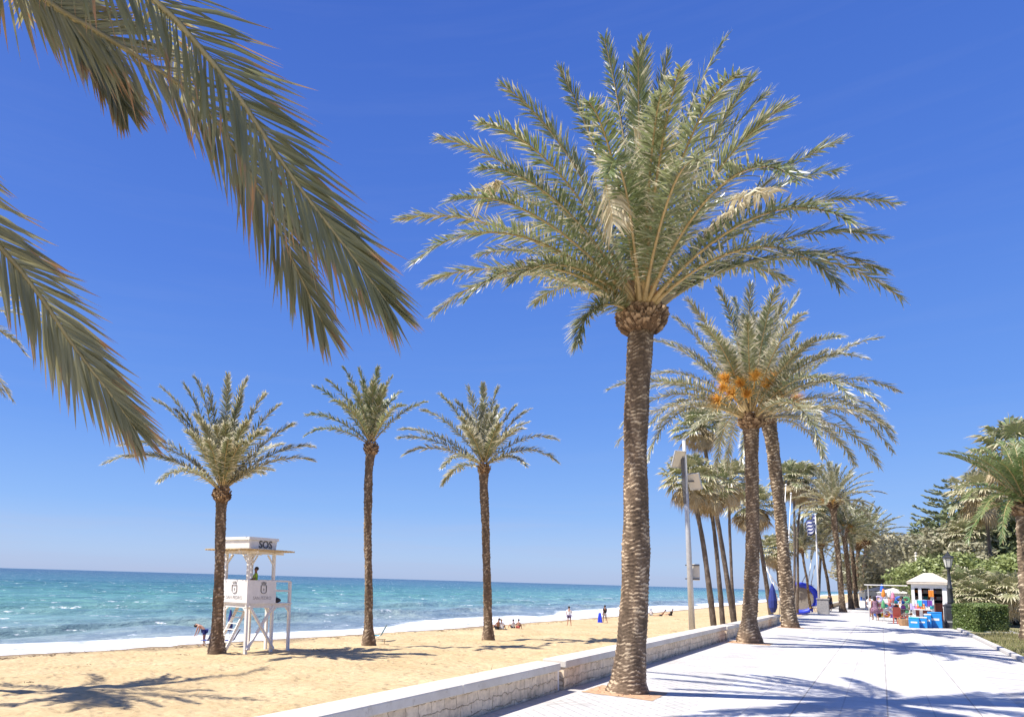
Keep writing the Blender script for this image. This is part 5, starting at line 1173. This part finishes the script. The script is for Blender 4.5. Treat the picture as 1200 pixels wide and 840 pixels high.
# ------------------------------------------------------------------ street lamps
def street_lamp(lab, base, h, s=1.0, grp='black cast-iron street lamps'):
    t = thing('street_lamp', lab, 'street lamp', base, 0, grp); I = MAT['black_iron']
    mb = MB(); mb.lathe([(.44*s, 0), (.44*s, .35), (.38*s, .42), (.34*s, .46), (.33*s, 1.25), (.37*s, 1.3), (.37*s, 1.38), (.2*s, 1.45)], (0, 0, 0), 8); mb.build('base', I, t)
    mb = MB(); mb.lathe([(.17*s, 1.4), (.15*s, 1.6), (.12*s, 2.3), (.15*s, 2.34), (.15*s, 2.40), (.10*s, 2.46), (.075*s, 3.2), (.07*s, h-.85), (.13*s, h-.82), (.10*s, h-.74), (.05*s, h-.7)], (0, 0, 0), 12); mb.build('post', I, t, True)
    mb = MB(); mb.lathe([(.14*s, h-.70), (.24*s, h-.18)], (0, 0, 0), 6); ln = mb.build('lantern', MAT['lamp_glass'], t)
    mb = MB()
    for k in range(6):
        a = k*math.pi/3; mb.bar((math.cos(a)*.145*s, math.sin(a)*.145*s, h-.71), (math.cos(a)*.245*s, math.sin(a)*.245*s, h-.17), .02*s)
    mb.lathe([(.15*s, h-.74), (.15*s, h-.70)], (0, 0, 0), 6); mb.build('lantern_frame', I, ln)
    mb = MB(); mb.lathe([(.29*s, h-.17), (.30*s, h-.13), (.19*s, h-.02), (.13*s, h+.0), (.12*s, h+.06), (.05*s, h+.12), (.03*s, h+.22), (.005, h+.28)], (0, 0, 0), 6); mb.build('cap', I, t)
sl = pt(1116, 736, 0); street_lamp('black street lamp standing right of the kiosk by the hedge', sl, 4.35, 1.0)
sl2 = Vector((at_y(1083, 74), 74, 0)); street_lamp('black street lamp behind the kiosk, only its lantern above the roof', sl2, 4.55, 1.0)
pb_ = Vector((at_y(1074, 71), 71, 0)); a = PL(pb_, 1073, 648); t = thing('pale_post', 'slim pale post rising behind the left of the kiosk roof', 'post', pb_); mb = MB(); mb.tube([(0, 0, 0), a], [.07, .055], 8); mb.build('pole', MAT['cream_panel'], t, True); mb = MB(); mb.ball(a, .09); mb.build('cap', MAT['cream_panel'], t, True)

# ------------------------------------------------------------------ kiosk
kL = pt(1071, 733, 0); kR = pt(1107, 734, 0)
kc = (kL+kR)/2+Vector((.15, 1.1, 0)); kc.z = 0; kz = faceaway(kc)
t = kio = thing('kiosk', 'cream kiosk with a low pyramid roof, open counter and doorway, hung with beach goods', 'kiosk', kc, kz)
W = (kR-kL).length*.84; D = 2.0; hh = 2.62; CW = MAT['cream_wall']
def kb(name, c, size, mat, par=None, **kw): mb = MB(); mb.box(c, size); return mb.build(name, mat, par or kio, **kw)
kw_ = kb('wall', (0, D/2, hh/2), (W, .08, hh), CW); kb('wall', (-W/2, 0, hh/2), (.08, D-.1, hh), CW); kb('wall', (W/2, 0, hh/2), (.08, D-.1, hh), CW)
fy = -D/2
for x in (-W/2+.02, -.28*W+.0, .07*W, W/2-.10): kb('pillar', (x, fy, hh/2), (.16 if x < .3*W else .22, .16, hh), MAT['white_paint'])
kb('counter', (-.22*W, fy, .5), (.52*W, .10, 1.0), MAT['brown_panel']); kb('counter_top', (-.22*W, fy-.1, 1.02), (.54*W, .4, .05), MAT['white_paint'])
kb('floor', (0, 0, .03), (W-.1, D-.1, .06), MAT['concrete']); kb('lintel', (0, fy, hh-.13), (W+.05, .18, .26), MAT['white_paint'])
kb('door_panel', (.27*W, fy+.35, .75), (.32*W, .05, 1.4), MAT['brown_panel'])
kb('interior_shade_sheet', (0, D/2-.12, 1.3), (W-.2, .05, 2.5), MAT['inside_shade'])  # near-black sheet: the shade inside the kiosk put into its colour
for z in (1.25, 1.65, 2.05): kb('shelf', (.05*W, D/2-.3, z), (W-.3, .3, .03), MAT['white_paint'])
mb = MB(); rw = W/2+.26; rd = D/2+.26
mb.prism([(-rw, -rd), (rw, -rd), (rw, rd), (-rw, rd)], hh+.003, hh+.13); mb.add([(-rw-.02, -rd-.02, hh+.133), (rw+.02, -rd-.02, hh+.133), (rw+.02, rd+.02, hh+.133), (-rw-.02, rd+.02, hh+.133), (-.22, -.15, hh+.72), (.22, -.15, hh+.72), (.22, .15, hh+.72), (-.22, .15, hh+.72)], [(3, 2, 1, 0), (4, 5, 6, 7), (0, 1, 5, 4), (1, 2, 6, 5), (2, 3, 7, 6), (3, 0, 4, 7)]); mb.build('roof', MAT['roof_cream'], kio)
mb = MB()
mb.box((-W/2-1.35, .1, hh-.12), (2.2, 1.9, .05)); mb.build('awning', MAT['white_paint'], kio)
for y in (.95,): kb('awning_post', (-W/2-2.35, y, (hh-.15)/2), (.05, .05, hh-.15), MAT['galv'])
Kp = lambda x, y, z: kc+Matrix.Rotation(kz, 3, 'Z') @ Vector((x, y, z))
# goods: every piece a thing of its own
PALL = [('red', (.48, .10, .07)), ('orange', (.80, .25, .03)), ('yellow', (.80, .62, .06)), ('green', (.10, .33, .14)), ('turquoise', (.03, .45, .50)), ('blue', (.03, .14, .60)), ('pink', (.75, .25, .38)), ('purple', (.25, .08, .40)), ('white', (.78, .77, .74)), ('black', (.03, .03, .035)), ('lilac', (.50, .42, .68)), ('beige', (.62, .50, .36))]
gm = lambda n_: colour('goods_'+n_, dict(PALL)[n_], .5, .08)
rnd = random.Random(12)
def item(kind, loc, rz, c, lab, group, s=1.0):
    t = thing(kind, lab, kind.replace('_', ' '), loc, rz, group); m_ = gm(c)
    if kind == 'beach_ball':
        mb = MB(); mb.ball((0, 0, .17*s), .17*s, n=14, m=10); mb.build('skin', m_, t, True); mb = MB(); mb.lathe([(.05*s, .335*s), (.03*s, .343*s)], (0, 0, 0), 10); mb.build('valve_disc', gm('white'), t)
    elif kind == 'bucket':
        mb = MB(); mb.lathe([(.09*s, 0), (.13*s, .22*s), (.14*s, .235*s), (.115*s, .225*s), (.08*s, .02)], (0, 0, 0), 14); mb.build('pail', m_, t, True); mb = MB(); mb.tube([(-.13*s, 0, .22*s), (0, 0, .36*s), (.13*s, 0, .22*s)], .008, 5); mb.build('handle', gm('white'), t)
    elif kind == 'swim_ring':
        mb = MB(); mb.tube([(math.cos(a)*.22*s, 0, .30*s+math.sin(a)*.22*s) for a in np.linspace(0, 6.283, 25)], .08*s, 8, cap=False); mb.build('tube', m_, t, True); mb = MB(); mb.ball((0, 0, .60*s), .02*s); mb.build('valve', gm('white'), t)
    elif kind == 'sun_hat':
        mb = MB(); mb.lathe([(.20*s, 0), (.20*s, .012), (.10*s, .03), (.09*s, .11*s), (.04*s, .13*s)], (0, 0, 0), 14); mb.build('crown', m_, t, True); mb = MB(); mb.lathe([(.103*s, .03), (.101*s, .055)], (0, 0, 0), 14, cap=False); mb.build('band', gm('black'), t)
    elif kind == 'beach_bag':
        mb = MB(); mb.prism([(-.18*s, -.07*s), (.18*s, -.07*s), (.2*s, .07*s), (-.2*s, .07*s)], 0, .32*s); mb.build('body', m_, t, bevel=.02); 
        for y in (-.06, .06): mb = MB(); mb.tube([(-.1*s, y*s, .31*s), (-.06*s, y*s, .5*s), (.06*s, y*s, .5*s), (.1*s, y*s, .31*s)], .01, 5); mb.build('handle', gm('white'), t)
    elif kind == 'hanging_towel':
        mb = MB(); vs = []; nu, nv = 7, 6
        for sd in (-1, 1):
            for j in range(nv):
                for i in range(nu): u = i/(nu-1)-.5; v_ = j/(nv-1); vs.append((u*.5*s, .03*math.sin(u*12)*v_+sd*.006, -v_*.85*s))
        fs = [(o+j*nu+i, o+j*nu+i+1, o+(j+1)*nu+i+1, o+(j+1)*nu+i) for o in (0, nu*nv) for j in range(nv-1) for i in range(nu-1)]; mb.add(vs, fs); mb.build('cloth', m_, t, True); mb = MB(); mb.tube([(-.25*s, 0, 0), (.25*s, 0, 0)], .012, 5); mb.build('hanger', MAT['galv'], t)
    elif kind == 'parcel':
        mb = MB(); mb.box((0, 0, .1*s), (.26*s, .18*s, .2*s)); mb.build('carton', m_, t, bevel=.01); mb = MB(); mb.box((0, 0, .2*s+.003), (.05, .185*s, .006)); mb.build('strap', gm('white'), t)
    return t
# shelf goods in the doorway and on the counter
shelfc = ['white', 'pink', 'lilac', 'beige', 'white', 'turquoise', 'orange', 'red']
spot = ['first from the left', 'second from the left', 'third from the left', 'fourth from the left', 'fifth from the left', 'sixth from the left', 'rightmost']
for zi, (z, row) in enumerate(((1.27, 'lowest'), (1.67, 'middle'), (2.07, 'top'))):
    for k in range(7):
        c = shelfc[(k+zi*3) % 8]; item('parcel', Kp(-.38*W+k*.13*W, D/2-.3, z), kz, c, f'{c} packet {spot[k]} on the {row} shelf inside the kiosk', 'packets on the kiosk shelves', .9)
cnt = [('bucket', 'green'), ('beach_ball', 'orange'), ('bucket', 'pink'), ('beach_ball', 'white'), ('bucket', 'red'), ('beach_ball', 'turquoise')]
for k, (kd, c) in enumerate(cnt): item(kd, Kp(-.46*W+k*.095*W, fy-.1, 1.045), 0, c, f'{c} {kd.replace("_", " ")} on the kiosk counter, {spot[k]}', 'toys on the kiosk counter', .9)
hang = ['lilac', 'white', 'pink', 'turquoise', 'orange', 'blue', 'white', 'purple']
for k, c in enumerate(hang): item('hanging_towel', Kp(-W/2-.05+(k % 8)*.075*W, fy-.22-.02*(k % 2), 1.62 if k % 2 else 1.38), kz+rnd.uniform(-.4, .4), c, f'{c} beach towel hanging at the kiosk front, number {k+1} from its left corner' if c == 'white' else f'{c} beach towel hanging at the kiosk front', 'towels hung on the kiosk front', .46)
item('hanging_towel', Kp(.045*W, fy-.16, 2.25), kz, 'orange', 'orange cloth hanging on the pillar beside the kiosk doorway', 'towels hung on the kiosk front', .5)
for k, (c, x, z) in enumerate((('white', .52, 1.5), ('beige', .56, .9), ('white', .60, .45))): item('beach_bag', Kp(x*W, fy-.1, z-.35 if k == 0 else (z-.45 if k == 1 else 0)), kz+.4, c, f'{c} cloth bag at the right kiosk corner, ' + ('topmost', 'middle', 'lowest')[k], 'bags at the kiosk corner', 1.25)
# blue cool boxes
def cool_box(lab, px0, px1, h, dz=0.0, lid=None):
    a = pt(px0, 735.5, 0); b_ = pt(px1, 735.5, 0); c = (a+b_)/2; w = (b_-a).length*.76; rz_ = faceaway(c)
    t = thing('cool_box', lab, 'crate', c, rz_, 'blue cool boxes in front of the kiosk')
    mb = MB(); mb.box((0, .3, h/2-.03), (w, .6, h-.06)); mb.build('body', BLUE(), t, bevel=.03); mb = MB(); mb.box((0, .3, h-.015), (w*1.02, .62, .07)); mb.build('lid', BLUE() if not lid else lid, t, bevel=.02)
    mb = MB(); mb.box((0, -.006, h*.55), (w*.6, .01, h*.14)); mb.build('label_strip', MAT['white_paint'], t); return t
cool_box('larger bright blue cool box, rightmost in front of the kiosk doorway', 1091, 1101.5, .92)
cool_box('narrow blue cool box beside the larger one', 1085, 1090.4, .80, lid=gm('white'))
cool_box('blue box with a white lid, middle of the row before the kiosk', 1076, 1084.5, .62, lid=gm('white'))
cool_box('low blue box, leftmost of the row before the kiosk', 1067.5, 1075.5, .60, lid=gm('turquoise'))
# goods stands left of the kiosk
def stand(lab, px, py, w, h, cols):
    b_ = pt(px, py, 0); rz_ = faceaway(b_); t = thing('goods_stand', lab, 'display stand', b_, rz_, 'wire goods stands on the promenade')
    for x in (-w/2, w/2):
        for y in (0, .5): mb = MB(); mb.tube([(x, y, 0), (x, y, h if y else h*.8)], .018, 5); mb.build('leg', MAT['galv'], t)
    for k, z in enumerate((.25, .6, .95, 1.3)):
        if z > h: break
        mb = MB(); mb.box((0, .25, z), (w, .5, .02)); mb.build('shelf', MAT['galv'], t)
    return b_, rz_
def fill_stand(b_, rz_, w, h, name, seed_):
    r2 = random.Random(seed_); M = Matrix.Rotation(rz_, 3, 'Z'); nrow = {.26: 'bottom', .61: 'second', .96: 'third', 1.31: 'top'}
    for z, rn in nrow.items():
        if z > h: break
        n = int(w/.32)
        cs = r2.sample([c for c, _ in PALL], n)
        for k in range(n):
            kd = r2.choice(['beach_ball', 'bucket', 'beach_bag', 'sun_hat', 'swim_ring'])
            item(kd, b_+M @ Vector((-w/2+(k+.5)*w/n, .2, z)), rz_+r2.uniform(-.3, .3), cs[k], f'{cs[k]} {kd.replace("_", " ")} on the {rn} shelf of {name}', 'beach goods on the stands', .8)
for lab, px, py, w, h, nm, sd in (('wire stand crowded with colourful beach toys left of the kiosk', 1064, 731, 1.5, 1.7, 'the stand beside the kiosk', 5), ('wire stand of bright goods in the middle of the stall group', 1047, 728, 1.9, 1.5, 'the middle stand', 6), ('low wire stand of bright inflatables by the walking woman', 1037, 727, 1.3, 1.1, 'the low stand by the woman', 7)):
    b_, rz_ = stand(lab, px, py, w, h, None); fill_stand(b_, rz_, w, h, nm, sd)
def sail(lab, px, py, c, h): 
    b_ = pt(px, py, 0); t = thing('windsock', lab, 'windsock', b_, 0, 'fabric windsocks over the goods stands'); mb = MB(); mb.tube([(0, 0, 0), (0, 0, h)], .015, 5); mb.build('pole', MAT['galv'], t)
    mb = MB(); mb.lathe([(.10, h-.6), (.13, h-.45), (.08, h-.15), (.02, h)], (0, 0, 0), 8); mb.build('cloth', gm(c), t)
sail('orange fabric windsock over the low stand', 1037, 726.5, 'orange', 2.3); sail('blue fabric windsock beside the orange one', 1035.5, 726, 'blue', 2.65); sail('green fabric windsock below the orange one', 1036, 727.5, 'green', 1.5)
sail('white fabric windsock over the middle stand', 1044, 726.5, 'white', 2.3); sail('pink fabric windsock over the middle stand', 1048, 727, 'pink', 2.1)
b_ = pt(1060.5, 733, 0); t = thing('wicker_basket', 'round brown wicker basket on the ground left of the blue boxes', 'basket', b_); mb = MB(); mb.lathe([(.26, 0), (.36, .3), (.38, .42), (.34, .42), (.24, .05)], (0, 0, 0), 16); mb.build('basket_body', colour('wicker', (.42, .24, .12), .8, .3), t); mb = MB(); mb.tube([(-.36, 0, .4), (0, 0, .75), (.36, 0, .4)], .02, 6); mb.build('handle', colour('wicker', (.42, .24, .12)), t)
b_ = pt(1054, 731, 0); t = thing('plastic_chair', 'red plastic chair among the goods stands', 'chair', b_, faceaway(b_)+.5, None); r_ = gm('red'); mb = MB(); mb.box((0, 0, .45), (.46, .44, .04)); mb.build('seat', r_, t, bevel=.01); mb = MB(); mb.box((0, .22, .78), (.46, .04, .62)); mb.build('backrest', r_, t, bevel=.01)
for x in (-.2, .2):
    for y in (-.18, .2): mb = MB(); mb.bar((x, y, .43), (x*1.1, y*1.1, 0), .04); mb.build('leg', r_, t)
# people at the stalls
pg = 'people around the kiosk and stalls'
p = pt(1026, 727, 0); person('woman in a patterned purple dress with long dark hair walking away on the promenade', p, faceaway(p)+.3, walk, 'skin_tan', dress=pattern_mat('patterned_dress', (.18, .08, .14), (.45, .28, .34)), longhair=True, group=pg)
p = pt(1020.5, 723, 0); person('person dressed all in white just left of the woman in the patterned dress', p, faceaway(p)-.4, walk, 'skin_tan', tex('white_cloth', (.75, .73, .72)), tex('white_cloth', (.75, .73, .72)), group=pg)
p = pt(1030, 719, 0); person('person in pale top standing further back behind the walking woman', p, faceaway(p)+2.4, None, 'skin_tan', tex('beige_cloth', (.55, .45, .36)), tex('navy_trousers', (.03, .035, .08)), group=pg)
p = pt(1057.5, 730, 0); person('person with dark hair in a white shirt between the stands and the kiosk', p, faceaway(p)+2.0, None, 'skin_tan', tex('white_cloth', (.75, .73, .72)), tex('grey_cloth', (.25, .25, .27)), scale=1.02, group=pg)
p = pt(1043, 722, 0); person('person in a pink top browsing behind the middle stand', p, faceaway(p)+2.9, None, 'skin', tex('pink_cloth', (.62, .25, .28)), tex('grey_cloth', (.25, .25, .27)), group=pg, hair='hair_fair')
p = pt(1062, 727, 0); person('person in a green top behind the stand beside the kiosk', p, faceaway(p)+2.7, None, 'skin_tan', tex('green_cloth', (.06, .22, .10)), tex('dark_cloth', (.03, .03, .035)), group=pg)
# further stalls
def stall(lab, px, py, w, h, c):
    b_ = pt(px, py, 0); rz_ = faceaway(b_); t = thing('market_stall', lab, 'market stall', b_, rz_, 'white market stalls further along')
    for x in (-w/2, w/2):
        for y in (-.9, .9): mb = MB(); mb.tube([(x, y, 0), (x, y, h)], .03, 6); mb.build('post', MAT['white_paint'], t)
    mb = MB(); mb.add([(-w/2-.15, -1.1, h), (w/2+.15, -1.1, h), (w/2+.15, 1.1, h), (-w/2-.15, 1.1, h), (0, 0, h+.55)], [(3, 2, 1, 0), (0, 1, 4), (1, 2, 4), (2, 3, 4), (3, 0, 4)]); mb.build('canopy', MAT['white_cloth_thin'], t)
    mb = MB(); mb.box((0, -.85, .45), (w-.1, .5, .9)); mb.build('counter', MAT['white_paint'], t, bevel=.02); mb = MB(); mb.box((0, .92, h*.5), (w-.06, .03, h*.95)); mb.build('back_cloth', MAT['white_cloth_thin'], t)
    r2 = random.Random(int(px))
    for k in range(7):
        c_ = r2.choice(['black', 'lilac', 'pink', 'orange', 'blue', 'turquoise']); mb = MB(); mb.box((-w/2+.2+k*(w-.4)/6, .88, h*.55+r2.uniform(-.2, .3)), (.2, .03, .45)); mb.build('pinned_goods', gm(c_), t)
stall('white market stall with dark goods pinned to its back, left end of the stalls', 1021, 712, 2.4, 2.0, 0)
stall('white canopied market stall behind the walking people', 1034, 715, 3.0, 2.2, 0)
stall('white market stall just left of the kiosk awning', 1048, 717, 2.6, 2.0, 0)

# ------------------------------------------------------------------ world, sun, view
EL = R(58); sv = Vector((-.70*math.cos(EL), -.715*math.cos(EL), math.sin(EL))).normalized()
w = bpy.data.worlds.new('World'); scene.world = w; w.use_nodes = True; nt = w.node_tree; bgn_ = nt.nodes['Background']
sky = nt.nodes.new('ShaderNodeTexSky'); sky.sky_type = 'NISHITA'; sky.sun_disc = False; sky.sun_elevation = EL; sky.sun_rotation = math.atan2(sv.x, sv.y); sky.altitude = 0; sky.air_density = 1.0; sky.dust_density = .6; sky.ozone_density = 2.5
hs = nt.nodes.new('ShaderNodeHueSaturation'); hs.inputs['Hue'].default_value = .515; hs.inputs['Saturation'].default_value = 1.1; nt.links.new(sky.outputs[0], hs.inputs['Color'])
tcw = nt.nodes.new('ShaderNodeTexCoord'); sxw = nt.nodes.new('ShaderNodeSeparateXYZ'); nt.links.new(tcw.outputs['Generated'], sxw.inputs[0])
air = ramp(nt, sxw.outputs['Z'], [(0, (.38, .51, .84)), (.03, (.35, .52, .89)), (.10, (.215, .435, .92)), (.22, (.125, .32, .87)), (.42, (.075, .215, .76)), (.70, (.042, .135, .60))])
sc_ = nt.nodes.new('ShaderNodeVectorMath'); sc_.operation = 'SCALE'; nt.links.new(air.outputs[0], sc_.inputs[0]); sc_.inputs['Scale'].default_value = 4.75
mpw = nt.nodes.new('ShaderNodeMapping'); nt.links.new(tcw.outputs['Generated'], mpw.inputs[0]); mpw.inputs['Scale'].default_value = (1.5, 1.5, 22)
nzw = tex_noise(nt, 2.2, 7, .62, mpw.outputs[0]); wis = nt.nodes.new('ShaderNodeMapRange'); nt.links.new(nzw.outputs['Fac'], wis.inputs[0]); wis.inputs[1].default_value = .48; wis.inputs[2].default_value = .72
low = nt.nodes.new('ShaderNodeMapRange'); nt.links.new(sxw.outputs['Z'], low.inputs[0]); low.inputs[1].default_value = .0; low.inputs[2].default_value = .13; low.inputs[3].default_value = .40; low.inputs[4].default_value = .03
wm = nt.nodes.new('ShaderNodeMath'); wm.operation = 'MULTIPLY'; nt.links.new(wis.outputs[0], wm.inputs[0]); nt.links.new(low.outputs[0], wm.inputs[1])
skyc = mixc(nt, wm.outputs[0], mixc(nt, .84, hs.outputs[0], sc_.outputs[0]), (2.4, 2.7, 3.7))
nt.links.new(skyc, bgn_.inputs['Color']); bgn_.inputs['Strength'].default_value = .13
sd = bpy.data.lights.new('sun', 'SUN'); so = bpy.data.objects.new('sun', sd); COL.objects.link(so); sd.energy = 4.8; sd.angle = R(.53); sd.color = (1, .955, .89)
so.rotation_euler = sv.to_track_quat('Z', 'Y').to_euler(); so.location = sv*50
scene.view_settings.view_transform = 'Standard'; scene.view_settings.look = 'None'; scene.view_settings.gamma = 1; scene.view_settings.exposure = .66
scene.render.engine = 'CYCLES'; scene.cycles.max_bounces = 6; scene.cycles.transparent_max_bounces = 6
scene.render.resolution_x = 1024; scene.render.resolution_y = 716
